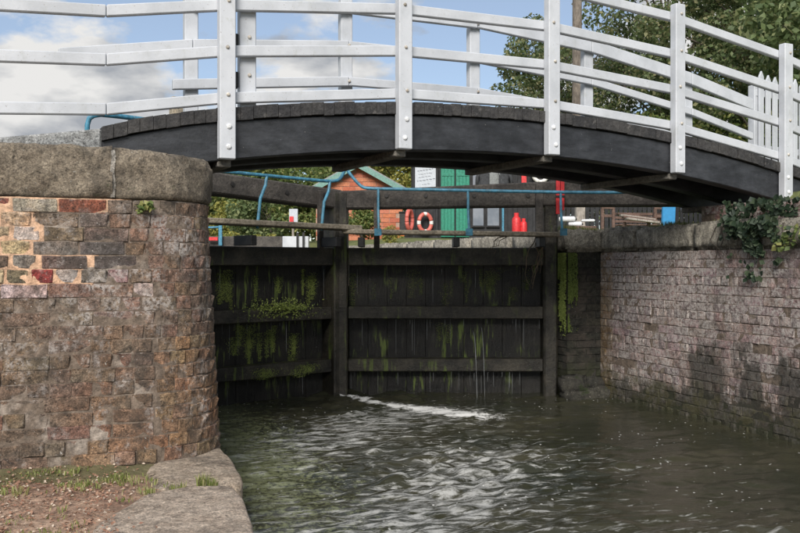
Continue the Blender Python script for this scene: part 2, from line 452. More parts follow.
def water_mat():
    t = NT('murky_canal_water')
    foam, weed = t.attr('foam'), t.attr('weed')
    n = t.noise(10, 6, 0.72, stretch=(0.8, 1.7, 1), dist=0.6)
    n2 = t.noise(38, 4, 0.7)
    f = t.math('ADD', t.math('ADD', foam, t.math('MULTIPLY', t.math('SUBTRACT', n, 0.5), 1.9)), t.math('MULTIPLY', t.math('SUBTRACT', n2, 0.5), 0.7))
    fm = t.rampf(f, 0.58, 0.95)
    # long thin pale streaks: froth, with sky glints on the ripples painted in
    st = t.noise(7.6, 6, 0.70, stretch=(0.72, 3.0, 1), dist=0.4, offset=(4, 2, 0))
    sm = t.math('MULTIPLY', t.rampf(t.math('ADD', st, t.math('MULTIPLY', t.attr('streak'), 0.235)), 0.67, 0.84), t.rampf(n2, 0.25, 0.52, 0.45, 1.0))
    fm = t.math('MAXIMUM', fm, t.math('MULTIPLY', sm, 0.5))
    # floating specks of froth
    v = t.voro(15)
    big = t.noise(1.6, 3, 0.5)
    speck = t.math('MULTIPLY', t.rampf(v, 0.135, 0.08), t.rampf(big, 0.46, 0.58))
    fm = t.math('MAXIMUM', fm, t.math('MULTIPLY', speck, 0.75))
    wn_ = t.math('ADD', weed, t.math('MULTIPLY', t.math('SUBTRACT', t.noise(22, 6, 0.75), 0.5), 1.6))
    wm = t.rampf(wn_, 0.5, 0.8)
    deep = t.mix(t.rampf(t.noise(1.1, 3), 0.35, 0.65), (0.026, 0.028, 0.018), (0.044, 0.042, 0.027))
    col = t.mix(t.math('MULTIPLY', wm, 0.8), deep, (0.20, 0.215, 0.115))
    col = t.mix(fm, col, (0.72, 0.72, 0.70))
    t.set('Base Color', col)
    t.set('Roughness', t.rampf(fm, 0, 1, 0.06, 0.7))
    t.set('IOR', 1.33)
    h = t.math('ADD', t.noise(26, 4, 0.6, stretch=(0.75, 1.3, 1)), t.math('MULTIPLY', fm, 0.5))
    t.bump(h, 0.25, 0.012)
    return t.m
M['water'] = water_mat()
def spray_mat():
    t = NT('falling_water')
    t.set('Base Color', (0.62, 0.65, 0.66)).set('Roughness', 0.2)
    t.set('Alpha', 0.42)
    return t.m
M['spray'] = spray_mat()

# ------------------------------------------------------------------ mesh helpers
class MB:
    def __init__(self): self.v, self.f = [], []
    def add(self, vs, fs):
        o = len(self.v)
        self.v += [tuple(p) for p in vs]
        self.f += [tuple(i + o for i in q) for q in fs]
        return self
    def box(self, c, size, rz=0.0, ax=None):
        hx, hy, hz = size[0] / 2, size[1] / 2, size[2] / 2
        cr, sr = math.cos(rz), math.sin(rz)
        vs = []
        for z in (-hz, hz):
            for x, y in ((-hx, -hy), (hx, -hy), (hx, hy), (-hx, hy)):
                vs.append((c[0] + x * cr - y * sr, c[1] + x * sr + y * cr, c[2] + z))
        return self.add(vs, [(3, 2, 1, 0), (4, 5, 6, 7), (0, 1, 5, 4), (1, 2, 6, 5), (2, 3, 7, 6), (3, 0, 4, 7)])
    def tube(self, pts, r, n=8, cap=True):
        pts = [Vector(p) for p in pts]
        rs = r if isinstance(r, (list, tuple)) else [r] * len(pts)
        up = None
        vs, fs = [], []
        for i, p in enumerate(pts):
            d = (pts[min(i + 1, len(pts) - 1)] - pts[max(i - 1, 0)]).normalized()
            if up is None:
                up = Vector((0, 0, 1)) if abs(d.z) < 0.9 else Vector((1, 0, 0))
            a = d.cross(up).normalized()
            b = a.cross(d).normalized()
            up = b
            for k in range(n):
                an = 2 * math.pi * k / n
                vs.append(p + (a * math.cos(an) + b * math.sin(an)) * rs[i])
        for i in range(len(pts) - 1):
            for k in range(n):
                k2 = (k + 1) % n
                fs.append((i * n + k, i * n + k2, (i + 1) * n + k2, (i + 1) * n + k))
        if cap:
            fs.append(tuple(range(n - 1, -1, -1)))
            fs.append(tuple(range((len(pts) - 1) * n, len(pts) * n)))
        return self.add(vs, fs)
    def prism(self, poly, a, b):
        """poly: list of 3D points (one end); the other end is each point + (b - a)"""
        d = Vector(b) - Vector(a)
        n = len(poly)
        vs = [Vector(p) for p in poly] + [Vector(p) + d for p in poly]
        fs = [tuple(range(n - 1, -1, -1)), tuple(range(n, 2 * n))]
        for i in range(n):
            j = (i + 1) % n
            fs.append((i, j, n + j, n + i))
        return self.add(vs, fs)
    def mesh(self, name, bevel=0.0, smooth=False, segs=1):
        me = bpy.data.meshes.new(name)
        me.from_pydata(self.v, [], self.f)
        bm = bmesh.new(); bm.from_mesh(me)
        bmesh.ops.recalc_face_normals(bm, faces=bm.faces)
        if bevel > 0:
            es = [e for e in bm.edges if len(e.link_faces) == 2 and e.calc_face_angle(0) > 0.5]
            bmesh.ops.bevel(bm, geom=es, offset=bevel, segments=segs, affect='EDGES', clamp_overlap=True)
        bm.to_mesh(me); bm.free()
        if smooth:
            for p in me.polygons: p.use_smooth = True
        return me
    def build(self, name, mat, parent=None, bevel=0.0, smooth=False, segs=1):
        return link(name, self.mesh(name, bevel, smooth, segs), mat, parent)

def link(name, me, mat, parent=None):
    o = bpy.data.objects.new(name, me)
    if mat is not None and len(me.materials) == 0: me.materials.append(M[mat])
    C.objects.link(o)
    if parent is not None:
        o.parent = parent
        top = parent
        base = Matrix.Identity(4)
        chain = []
        while top is not None:
            chain.append(top); top = top.parent
        W = Matrix.Identity(4)
        for q in reversed(chain):
            W = W @ q.matrix_parent_inverse @ q.matrix_basis
        o.matrix_parent_inverse = W.inverted()
    return o

def tag(o, label=None, cat=None, group=None, kind=None):
    if label: o['label'] = label
    if cat: o['category'] = cat
    if group: o['group'] = group
    if kind: o['kind'] = kind
    return o

def thing(name, loc, label, cat, group=None):
    o = bpy.data.objects.new(name, None)
    o.empty_display_size = 0.1
    o.location = loc
    C.objects.link(o)
    return tag(o, label, cat, group)

def np_mesh(name, V, Fc, smooth=False, attrs=None):
    me = bpy.data.meshes.new(name)
    V = np.asarray(V, dtype=np.float32); Fc = np.asarray(Fc, dtype=np.int32)
    k = Fc.shape[1]
    me.vertices.add(len(V)); me.vertices.foreach_set('co', V.ravel())
    me.loops.add(Fc.size); me.loops.foreach_set('vertex_index', Fc.ravel())
    me.polygons.add(len(Fc))
    me.polygons.foreach_set('loop_start', np.arange(0, Fc.size, k, dtype=np.int32))
    if smooth: me.polygons.foreach_set('use_smooth', np.ones(len(Fc), dtype=bool))
    for an, av in (attrs or {}).items():
        a = me.attributes.new(an, 'FLOAT', 'POINT')
        a.data.foreach_set('value', np.asarray(av, dtype=np.float32).ravel())
    me.update(calc_edges=True)
    return me

def grid_faces(nu, nv):
    i = np.arange((nu - 1) * (nv - 1))
    a = (i // (nv - 1)) * nv + i % (nv - 1)
    return np.stack([a, a + nv, a + nv + 1, a + 1], 1)

def fbm(p, s=1.0, o=4):
    return mnoise.fractal(Vector(p) * s, 1.0, 2.0, o)

# leaves: folded little quads scattered at given points
def leaf_cloud(name, P, N, size, aspect=0.62, jitter=0.9, fold=0.25, shape='diamond'):
    n = len(P)
    rnd = rng.normal(size=(n, 3)); rnd /= np.linalg.norm(rnd, axis=1)[:, None]
    nr = N + jitter * rnd
    nr /= np.linalg.norm(nr, axis=1)[:, None] + 1e-9
    t = np.cross(nr, rng.normal(size=(n, 3))); t /= np.linalg.norm(t, axis=1)[:, None] + 1e-9
    b = np.cross(nr, t)
    s = (size * (0.6 + 0.8 * rng.random(n)))[:, None]
    w = s * aspect * 0.5
    v0 = P - t * s * 0.5
    v1 = P + b * w + nr * w * fold - t * s * 0.05
    v2 = P + t * s * 0.5
    v3 = P - b * w + nr * w * fold - t * s * 0.05
    V = np.stack([v0, v1, v2, v3], 1).reshape(-1, 3)
    i = np.arange(n) * 4
    Fc = np.concatenate([np.stack([i, i + 1, i + 2], 1), np.stack([i, i + 2, i + 3], 1)])
    return np_mesh(name, V, Fc)

def blob_points(centers, radii, n, squash=0.8):
    centers = np.asarray(centers); radii = np.asarray(radii)
    w = radii ** 2; w = w / w.sum()
    k = rng.choice(len(centers), size=n, p=w)
    d = rng.normal(size=(n, 3)); d /= np.linalg.norm(d, axis=1)[:, None]
    rr = (0.45 + 0.55 * rng.random(n) ** 0.5) * radii[k]
    off = d * rr[:, None]; off[:, 2] *= squash
    return centers[k] + off, d

def make_tree(name, base, height, crown_r, crown_z0, label, group, leaf='leaf_tree', n=16000, lsize=0.2, blobs=60, trunk_r=0.18, blob_r=(0.5, 1.1), lean=(0, 0), cat='tree', seed=1, fill=1.0):
    rs = np.random.default_rng(seed)
    base = Vector(base)
    root = thing(name, base, label, cat, group)
    # trunk and limbs
    tb = MB()
    top = base + Vector((lean[0], lean[1], height * 0.8))
    pts = [base + (top - base) * q + Vector((0.12 * math.sin(5 * q + seed), 0.1 * math.cos(4 * q + seed), 0)) * (q > 0) for q in np.linspace(0, 1, 8)]
    tb.tube(pts, [trunk_r * (1 - 0.85 * q) for q in np.linspace(0, 1, 8)], 8)
    cz = base.z + crown_z0 + (height - crown_z0) / 2
    hz = (height - crown_z0) / 2
    cs, rads = [], []
    tries = 0
    while len(cs) < blobs and tries < 5000:
        tries += 1
        d = rs.normal(size=3); d /= np.linalg.norm(d)
        q = rs.random() ** 0.38 * fill
        c = np.array([base.x + lean[0] * 0.7 + d[0] * crown_r * q, base.y + lean[1] * 0.7 + d[1] * crown_r * q, cz + d[2] * hz * q])
        cs.append(c); rads.append(rs.uniform(*blob_r))
    for i in range(0, len(cs), 2):
        c = Vector(cs[i])
        q = min(0.95, max(0.2, (c.z - base.z) / height * 0.75))
        p0 = base + (top - base) * q
        mid = p0.lerp(c, 0.5) + Vector((0, 0, 0.12 * (c - p0).length))
        tb.tube([p0, mid, c], [trunk_r * 0.32 * (1 - q * 0.5), trunk_r * 0.18, trunk_r * 0.05], 5, cap=False)
    tb.build('trunk', 'bark', root, smooth=True)
    P, D = blob_points(cs, rads, n)
    N = D * 0.5 + np.array([0, 0, 0.5])
    cr = link('crown', leaf_cloud('crown', P, N, lsize), leaf, root)
    return root

# ------------------------------------------------------------------ terrain (one sheet, the lock cut through it)
def smooth(a, b, x):
    t = min(1, max(0, (x - a) / (b - a)))
    return t * t * (3 - 2 * t)
def terrain_h(x, y):
    if 0.05 <= x <= 5.35 and y < 8.2: return -1.2
    if 0.05 <= x <= 5.05 and y < 150: return -1.2 if y < 25.6 else 0.4
    if x < 0.2 and y < 5.35: return 0.1 if y < 5.25 else 1.6
    h = 1.66
    r = smooth(13, 26, y) * 0.46 + smooth(26, 60, y) * 0.7
    if x > 3: h += r * smooth(6.0, 8.5, x)
    else: h += smooth(20, 60, y) * 0.6
    # path ramps at both ends of the footbridge
    if x > 5.35: h += 0.34 * smooth(7.4, 6.2, x) * smooth(4.6, 5.3, y) * smooth(7.0, 6.4, y) * smooth(5.3, 5.9, x)
    return h
xs = [-600, -200, -80, -40, -20, -10, -6, -3, -1, 0.0, 0.049, 0.051, 0.3, 2.5, 4.4, 5.049, 5.051, 5.3, 5.349, 5.351, 5.5, 5.8, 6.2, 6.6, 7, 7.4, 8, 9, 10, 12, 14, 16, 18, 20, 25, 30, 40, 60, 80, 200, 600]
ys = [-600, -200, -60, -20, -5, 0, 2, 4, 4.6, 5.0, 5.249, 5.251, 5.349, 5.351, 5.6, 6, 6.5, 7, 7.5, 7.8, 8.199, 8.201, 8.5, 9, 10, 11, 12, 13, 14, 16, 18, 20, 22, 24, 25.599, 25.601, 27, 30, 34, 38, 45, 60, 80, 149, 151, 250, 700]
V = [(x, y, terrain_h(x, y)) for x in xs for y in ys]
ter = link('terrain', np_mesh('terrain', V, grid_faces(len(xs), len(ys))[:, ::-1], smooth=False), 'turf')
tag(ter, kind='structure')

# ------------------------------------------------------------------ water of the lock tail
def build_water():
    X = np.concatenate([np.arange(0.2, 5.3, 0.0225)])
    Y = np.concatenate([np.linspace(-14, 2.4, 60), np.arange(2.42, 9.5, 0.0225)])
    gx, gy = np.meshgrid(X, Y, indexing='ij')
    r = np.random.default_rng(3)
    h = np.zeros_like(gx)
    # chop spreading from the leak at the mitre
    src = np.array([2.55, 8.9])
    dx, dy = gx - src[0], gy - src[1]
    dist = np.sqrt(dx ** 2 + dy ** 2) + 0.05
    for i in range(46):
        lam = 0.085 * (1.06 ** i) if i < 30 else r.uniform(0.10, 0.32)
        lam = min(lam, 0.62)
        ang = math.radians(-86 + r.normal() * 26)
        k = 2 * math.pi / lam
        ph = r.random() * 6.28
        warp = 0.05 * np.sin(gx * 3.1 + i) + 0.05 * np.sin(gy * 2.3 + 2 * i)
        h += 0.0078 * lam ** 0.85 * np.sin(k * ((gx + warp) * math.cos(ang) + (gy + warp) * math.sin(ang)) + ph)
    for i in range(5):
        lam = 0.17 + 0.06 * i
        h += 0.0018 * np.sin(2 * math.pi / lam * dist + i) / (0.6 + dist * 0.3)
    # strength of the chop: strong down the middle, calm by the right wall and under the left gate
    xc = 2.75 - 0.10 * (8.9 - gy)
    amp = 0.34 + 1.0 * np.exp(-((gx - xc) / (1.05 + 0.10 * (8.9 - gy))) ** 2)
    nz = np.sin(gx * 1.7 + 0.8 * np.sin(gy * 1.3)) * np.sin(gy * 1.9 + 1.1 * np.sin(gx * 1.1))
    amp *= 0.8 + 0.5 * nz
    h = h * amp
    # froth where the water boils out between the gates
    p0, p1 = np.array([2.56, 8.92]), np.array([3.42, 7.25])
    dv = p1 - p0; Lv = np.hypot(*dv)
    tt = ((gx - p0[0]) * dv[0] + (gy - p0[1]) * dv[1]) / Lv ** 2
    pd = ((gx - p0[0]) * dv[1] - (gy - p0[1]) * dv[0]) / Lv
    t = np.clip(tt, 0, 1)
    foam = np.exp(-((pd - 0.10 * np.sin(t * 3.1)) / (0.06 + 0.20 * t)) ** 2) * (tt > -0.02) * np.exp(-np.clip(tt - 1, 0, 9) / 0.22) * (0.92 - 0.40 * t)
    foam += 0.36 * np.exp(-(((gx - 3.3) / 0.9) ** 2 + ((gy - 7.7) / 0.75) ** 2))
    foam += 0.19 * np.exp(-(((gx - 2.6) / 0.9) ** 2 + ((gy - 5.6) / 1.9) ** 2))
    h += 0.018 * np.exp(-((pd - 0.02) / 0.10) ** 2) * np.exp(-np.abs(tt - 0.12) / 0.14) * (1 + 0.5 * np.sin(gx * 60 + 3 * np.sin(gy * 47)))
    foam *= (gy > 2.5)
    streak = np.exp(-((gx - (2.6 - 0.16 * (8.9 - gy))) / 1.7) ** 2) * np.clip((8.7 - gy) / 1.0, 0, 1) * (0.90 + 0.22 * np.sin(gy * 2.9 + 2.0 * np.sin(gx * 1.5))) * (gy > 2.4)  # where the froth lines and painted sky glints gather
    weed = 0.78 * np.exp(-((gx - 1.0) / 1.0) ** 2) * (gy > 2.0) * (0.55 + 0.45 * np.clip((gy - 3.0) / 3.0, 0, 1))
    V = np.stack([gx, gy, h], -1).reshape(-1, 3)
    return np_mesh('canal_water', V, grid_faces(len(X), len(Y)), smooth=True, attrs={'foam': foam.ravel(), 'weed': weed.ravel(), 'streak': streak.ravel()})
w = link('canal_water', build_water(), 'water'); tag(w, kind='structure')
cw = MB(); cw.add([(0.05, 9.05, 1.12), (5.05, 9.05, 1.12), (5.05, 25.6, 1.12), (0.05, 25.6, 1.12)], [(0, 1, 2, 3)])
tag(cw.build('lock_chamber_water', 'water'), kind='structure')
cw = MB(); cw.add([(0.05, 25.7, 1.45), (5.05, 25.7, 1.45), (5.05, 149, 1.45), (0.05, 149, 1.45)], [(0, 1, 2, 3)])
tag(cw.build('upper_canal_water', 'water'), kind='structure')

# ------------------------------------------------------------------ bricks
def brick_meshes(L, H, D, n, rough=0.004, name='brick'):
    out = []
    for k in range(n):
        r = np.random.default_rng(100 + k + int(L * 1000))
        nx, nz = 5, 4
        xs_ = np.array([-L / 2, -L / 2 + 0.0045, r.uniform(-.2, .2) * L, L / 2 - 0.0045, L / 2])
        zs_ = np.array([-H / 2, -H / 2 + 0.004, H / 2 - 0.004, H / 2])
        V = []
        for i, x in enumerate(xs_):
            for j, z in enumerate(zs_):
                edge = (i in (0, nx - 1)) or (j in (0, nz - 1))
                y = (0.0015 + 0.003 * r.random()) if edge else r.normal() * rough
                if (i in (0, nx - 1)) and (j in (0, nz - 1)): y += 0.003 + 0.005 * r.random()
                V.append((x + r.normal() * 0.0024, y, z + r.normal() * 0.0022))
        Fc = [tuple(q) for q in grid_faces(nx, nz)]
        b0 = len(V)
        V += [(-L / 2, D, -H / 2), (L / 2, D, -H / 2), (L / 2, D, H / 2), (-L / 2, D, H / 2)]
        bot = [i * nz for i in range(nx)]; topi = [i * nz + nz - 1 for i in range(nx)]
        Fc.append(tuple(bot[::-1] + [b0, b0 + 1])[::1])
        Fc.append(tuple(topi + [b0 + 2, b0 + 3]))
        Fc.append(tuple([j for j in range(nz)] + [b0 + 3, b0]))
        Fc.append(tuple([(nx - 1) * nz + j for j in range(nz - 1, -1, -1)] + [b0 + 1, b0 + 2]))
        me = bpy.data.meshes.new(name)
        me.from_pydata([tuple(map(float, v)) for v in V], [], [tuple(int(q) for q in f) for f in Fc])
        bm = bmesh.new(); bm.from_mesh(me); bmesh.ops.recalc_face_normals(bm, faces=bm.faces); bm.to_mesh(me); bm.free()
        out.append(me)
    return out

HB = 0.0692
CO = 0.075
STR = {k: brick_meshes(0.215, HB, 0.09, 7) for k in ('l', 'r', 'w')}
HDR = {k: brick_meshes(0.1025, HB, 0.09, 7) for k in ('l', 'r', 'w')}
for k, mname in (('l', 'brick_left'), ('r', 'brick_right'), ('w', 'brick_wet')):
    for me in STR[k] + HDR[k]: me.materials.append(M[mname])

def put_brick(parent, kind, x, y, z, rz, tilt, length, col, depth=0.0, name='brick', flag=None, rr=random):
    base = 0.215 if length > 0.16 else 0.1025
    me = rr.choice((STR if length > 0.16 else HDR)[kind])
    o = bpy.data.objects.new(name, me)
    C.objects.link(o)
    o.parent = parent
    o.matrix_parent_inverse = Matrix.Translation(-parent.location)
    o.location = (x, y, z)
    o.rotation_euler = Euler((tilt + rr.gauss(0, 0.012 if kind == 'l' else 0.005), rr.gauss(0, 0.006), rz + rr.gauss(0, 0.006 if kind == 'l' else 0.005)), 'XYZ')
    o.scale = (length / base, 1, 1)
    o.color = (*col, 1)
    return o

def jit(c, a=0.18, rr=random):
    k = 1 + rr.uniform(-a, a)
    return tuple(max(0.005, q * k * (1 + rr.uniform(-0.06, 0.06))) for q in c)

# ---------------------------------------------------------------- left wing wall
LWY, LR, LXE = 5.10, 0.40, 0.74          # face, corner radius, return face at coping bottom
LC = (LXE - LR, LWY + LR)
ZB = 1.70                               # underside of the coping
BAT = 0.050
S_STR = 0.34 + 2.6                      # straight length: from X = -2.6 to 0.34
ARC = LR * math.pi / 2
def lpath(s, off):
    """point on the wall plan; off = outward offset"""
    if s <= S_STR:
        return (-2.6 + s, LWY - off, 0.0)
    if s <= S_STR + ARC:
        a = (s - S_STR) / LR
        return (LC[0] + (LR + off) * math.sin(a), LC[1] - (LR + off) * math.cos(a), a)
    return (LXE + off, LC[1] + (s - S_STR - ARC), math.pi / 2)
def X2s(x): return x + 2.6
def px2X(px):
    r = (px - 400) / F
    yy = LWY / (-ST * r + CT)
    return yy * (CT * r + ST)

lw = thing('lock_wall', (-0.3, 5.1, 0.2), 'rounded wall of old brown brick with orange repointing on the left bank', 'wall')

def sweep(path, s_list, profile, nz_amp=0.006, nz_scale=9, seed=0, attr=None):
    V, A = [], []
    for s in s_list:
        for off, z in profile:
            x, y, a = path(s, off)
            d = nz_amp * fbm((x + seed, y, z), nz_scale, 4) + (0.0015 * attr(s, z) if attr else 0)
            V.append((x + math.sin(a) * d, y - math.cos(a) * d, z + 0.4 * d))
            if attr: A.append(attr(s, z))
    return V, A

slist = list(np.arange(0, S_STR, 0.025)) + list(np.linspace(S_STR, S_STR + ARC, 28)) + list(np.arange(S_STR + ARC + 0.1, S_STR + ARC + 2.6, 0.3))
def patch_attr(s, z):
    x = s - 2.6
    # newly repointed area near the top left, ragged to the right
    row = (ZB - z) / CO
    lim = px2X(130) if row < 1.1 else (px2X(34) if row < 1.9 else px2X(43) if row < 3.1 else px2X(33) if row < 3.9 else px2X(100) if row < 4.95 else px2X(82) if row < 6.1 else px2X(92))
    return smooth(px2X(-75), px2X(-60), x) * smooth(6.75, 6.25, row) * smooth(lim + 0.03, lim - 0.02, x)
prof = [(BAT * (ZB - z) * 1.0 - 0.0036 - 0.0012 * smooth(1.15, 0.75, z), z) for z in np.linspace(0.05, ZB, 80)]
V, A = sweep(lpath, slist, prof, 0.0045, 12, attr=patch_attr)
me = np_mesh('mortar', V, grid_faces(len(slist), len(prof)), smooth=True, attrs={'patch': A})
link('mortar', me, 'mortar', lw)

PAL_L = [(0.185, 0.120, 0.088), (0.170, 0.122, 0.088), (0.160, 0.119, 0.088), (0.178, 0.126, 0.090), (0.150, 0.115, 0.086), (0.165, 0.114, 0.084), (0.182, 0.135, 0.097), (0.172, 0.118, 0.090)]
RED, CREAM, DK, GREY, WHT, GRN = (0.24, 0.085, 0.06), (0.40, 0.31, 0.21), (0.11, 0.085, 0.072), (0.155, 0.132, 0.102), (0.44, 0.40, 0.35), (0.15, 0.145, 0.09)
MAN = {0: [(-26, 9, RED), (13, 57, (0.36, 0.31, 0.27)), (59, 106, RED), (108, 132, (0.15, 0.12, 0.1))],
       1: [(-30, -3, DK), (1, 31, CREAM), (34, 78, GREY), (80, 108, (0.13, 0.12, .11))],
       2: [(-34, 9, CREAM), (14, 39, WHT), (45, 83, GREY), (85, 128, (0.14, 0.125, .11))],
       3: [(-42, -2, WHT), (1, 30, CREAM), (33, 78, (0.15, .14, .12)), (80, 124, (0.12, .105, .095))],
       4: [(-36, 8, DK), (13, 36, (0.18, .165, .15)), (42, 87, DK), (94, 136, (0.11, .09, .08))],
       5: [(-22, 4, CREAM), (7, 27, GRN), (32, 53, (0.25, .05, .045)), (56, 78, WHT), (81, 106, GREY), (108, 128, (0.24, .16, .14))]}
ncourse = 20
for c in range(ncourse):
    z = ZB - CO * (c + 0.5) - 0.004
    off = BAT * (ZB - z)
    tilt = math.atan(BAT)
    rr = random.Random(500 + c)
    fall = max(0.0, (c - 11) / 8.0)                     # lower courses lean and wander
    if c in MAN:
        xs0 = px2X(-44) if c not in (0,) else px2X(-26)
        for a, b, col in MAN[c]:
            x0, x1 = px2X(a), px2X(b)
            x, y, an = lpath(X2s((x0 + x1) / 2), off)
            L = x1 - x0
            put_brick(lw, 'l', x, y - 0.003 + rr.uniform(-0.002, 0.003), z, 0, tilt, max(0.07, L), jit(col, 0.1, rr), rr=rr)
        s = X2s(px2X(MAN[c][-1][1])) + 0.008
        head = c % 2 == 1
        # off-frame remainder to the left
        sl = X2s(px2X(MAN[c][0][0])) - 0.008
    else:
        s = X2s(px2X(-44)) + (0.11 if c % 2 else 0.0) * rr.random()
        sl = s - 0.008
        head = c % 2 == 1
    # the straight run
    while s < S_STR - 0.03:
        L = 0.1025 if (head and rr.random() < 0.8) or rr.random() < 0.18 else 0.215
        L *= rr.uniform(0.93, 1.06)
        if s + L > S_STR + 0.06: L = 0.1025
        x, y, an = lpath(s + L / 2, off)
        col = rr.choice(PAL_L)
        if c > 13 and x > 0.0: col = tuple(np.array(col) * (1.25, 1.18, 1.05))
        if c in (6, 7) and rr.random() < 0.45: col = (0.34, 0.28, 0.26)
        missing = False
        if not missing:
            put_brick(lw, 'l', x, y + rr.gauss(0, 0.003 + 0.005 * fall), z + rr.gauss(0, 0.001 + 0.003 * fall), an, tilt, L, jit(col, 0.13, rr), rr=rr)
        s += L + rr.uniform(0.003, 0.008)
    # headers round the corner
    if s < S_STR: s = S_STR
    s += 0.0 if c % 2 else 0.03
    while s < S_STR + ARC + 0.12:
        L = 0.086 * rr.uniform(0.9, 1.08)
        x, y, an = lpath(s + L / 2, off)
        col = rr.choice(PAL_L)
        if c > 9: col = tuple(np.array(col) * (1.22, 1.12, 0.95))
        if c > 13 and rr.random() < 0.25: col = (0.215, 0.145, 0.092)
        put_brick(lw, 'l', x, y, z + rr.gauss(0, 0.0015 + 0.003 * fall), an, tilt, L * (1 + off / LR), jit(col, 0.2, rr), rr=rr) if False else None
        o = put_brick(lw, 'l', x + math.sin(an) * rr.uniform(-0.002, 0.002), y - math.cos(an) * rr.uniform(-0.002, 0.002), z + rr.gauss(0, 0.0015 + 0.002 * fall), an, tilt, L * (1 + off / LR), jit(col, 0.12, rr), rr=rr)
        s += L + rr.uniform(0.003, 0.008)

def joined_bricks(parent, kind, items, col):
    m = MB()
    for (x, y, z, rz, tilt, L) in items:
        src = random.choice((STR if L > 0.16 else HDR)[kind])
        Mx = Matrix.Translation((x, y, z)) @ Euler((tilt, 0, rz)).to_matrix().to_4x4() @ Matrix.Diagonal((L / (0.215 if L > 0.16 else 0.1025), 1, 1, 1))
        m.add([Mx @ v.co for v in src.vertices], [tuple(p.vertices) for p in src.polygons])
    me = bpy.data.meshes.new('brickwork')
    me.from_pydata(m.v, [], m.f)
    me.materials.append(STR[kind][0].materials[0])
    o = link('brickwork', me, None, parent)
    o.color = (*col, 1)
    return tag(o, kind='stuff')
items = []
for c in range(ncourse):                        # the wall goes on to the left, beyond the picture
    z = ZB - CO * (c + 0.5) - 0.004
    off = BAT * (ZB - z)
    s = X2s(px2X(-44 if c not in MAN else MAN[c][0][0])) - 0.006
    while s > 0.05:
        L = 0.1025 if c % 2 and random.random() < 0.8 else 0.215
        x, y, an = lpath(s - L / 2, off)
        items.append((x, y, z, 0, math.atan(BAT), L))
        s -= L + 0.006
joined_bricks(lw, 'l', items, (0.168, 0.12, 0.088))

# coping of the left wall: a long straight stone and a rounded corner stone
def coping_left(s0, s1, seed, over=0.018, z0=ZB + 0.004, z1=1.985, depth=0.46):
    ss = list(np.linspace(s0, s1, max(8, int((s1 - s0) / 0.035))))
    rad = 0.045
    P = [(-0.10, z0), (over - 0.012, z0), (over, z0 + 0.018)]
    for z in np.linspace(z0 + 0.05, z1 - rad - 0.01, 6): P.append((over + 0.004, z))
    for a in np.linspace(0, math.pi / 2, 6): P.append((over - rad + rad * math.cos(a), z1 - rad + rad * math.sin(a)))
    for d in np.linspace(0.12, depth, 6): P.append((over - d, z1 + 0.008 * math.sin(d * 9)))
    P.append((over - depth, z0))
    V = []
    for i, s in enumerate(ss):
        e = min(i, len(ss) - 1 - i)
        pinch = 0.016 if e == 0 else (0.005 if e == 1 else 0)
        for off, z in P:
            zz = z
            x, y, a = lpath(s, max(off, -0.33) - pinch)
            d = 0.020 * fbm((x + seed, y, zz), 7, 5) + 0.010 * fbm((x, y + seed, zz), 26, 3)
            # spalled band under the left stone
            if seed == 3 and x < 0.0 and z < z0 + 0.13 and off > -0.05:
                k = smooth(0.0, -0.25, x) * smooth(z0 + 0.14, z0 + 0.05, z)
                d -= 0.045 * k * (0.6 + 0.8 * fbm((x, z, 1), 14, 3))
            V.append((x + math.sin(a) * d, y - math.cos(a) * d, zz + (0.6 * d if z > z0 + 0.1 else 0) - 0.022 * smooth(0.1, 0.6, x) * (z > z0 + 0.2)))
    Fc = [tuple(q) for q in grid_faces(len(ss), len(P))]
    n = len(P)
    V = [tuple(map(float, q)) for q in V]
    Fc = [tuple(int(i) for i in f) for f in Fc]
    Fc.append(tuple(range(n - 1, -1, -1))); Fc.append(tuple(range((len(ss) - 1) * n, len(ss) * n)))
    me = bpy.data.meshes.new('coping_stone')
    me.from_pydata(V, [], Fc)
    for p in me.polygons: p.use_smooth = len(p.vertices) == 4
    return me
sj = X2s(px2X(113))
link('coping_stone', coping_left(0.0, sj - 0.003, 3), 'coping', lw)
link('coping_stone', coping_left(sj + 0.003, S_STR + ARC + 0.5, 8), 'coping', lw)
link('coping_stone', coping_left(S_STR + ARC + 0.506, S_STR + ARC + 2.5, 12), 'coping', lw)

jm_ = []
for (off, z) in [(-0.2, 1.975), (-0.06, 1.978), (0.0, 1.968), (0.010, 1.93), (0.012, 1.85), (0.012, 1.78), (0.010, 1.71)]:
    for ds in (-0.011, 0.011):
        x, y, a = lpath(sj + ds + 0.004 * math.sin(z * 40), off)
        jm_.append((x, y - 0.003 + 0.004 * fbm((x, z, 5), 20, 2), z - 0.001))
tag(link('joint', np_mesh('joint', jm_, [(2 * i, 2 * i + 1, 2 * i + 3, 2 * i + 2) for i in range(6)]), 'joint', lw), 'pale mortar joint between the two coping stones')
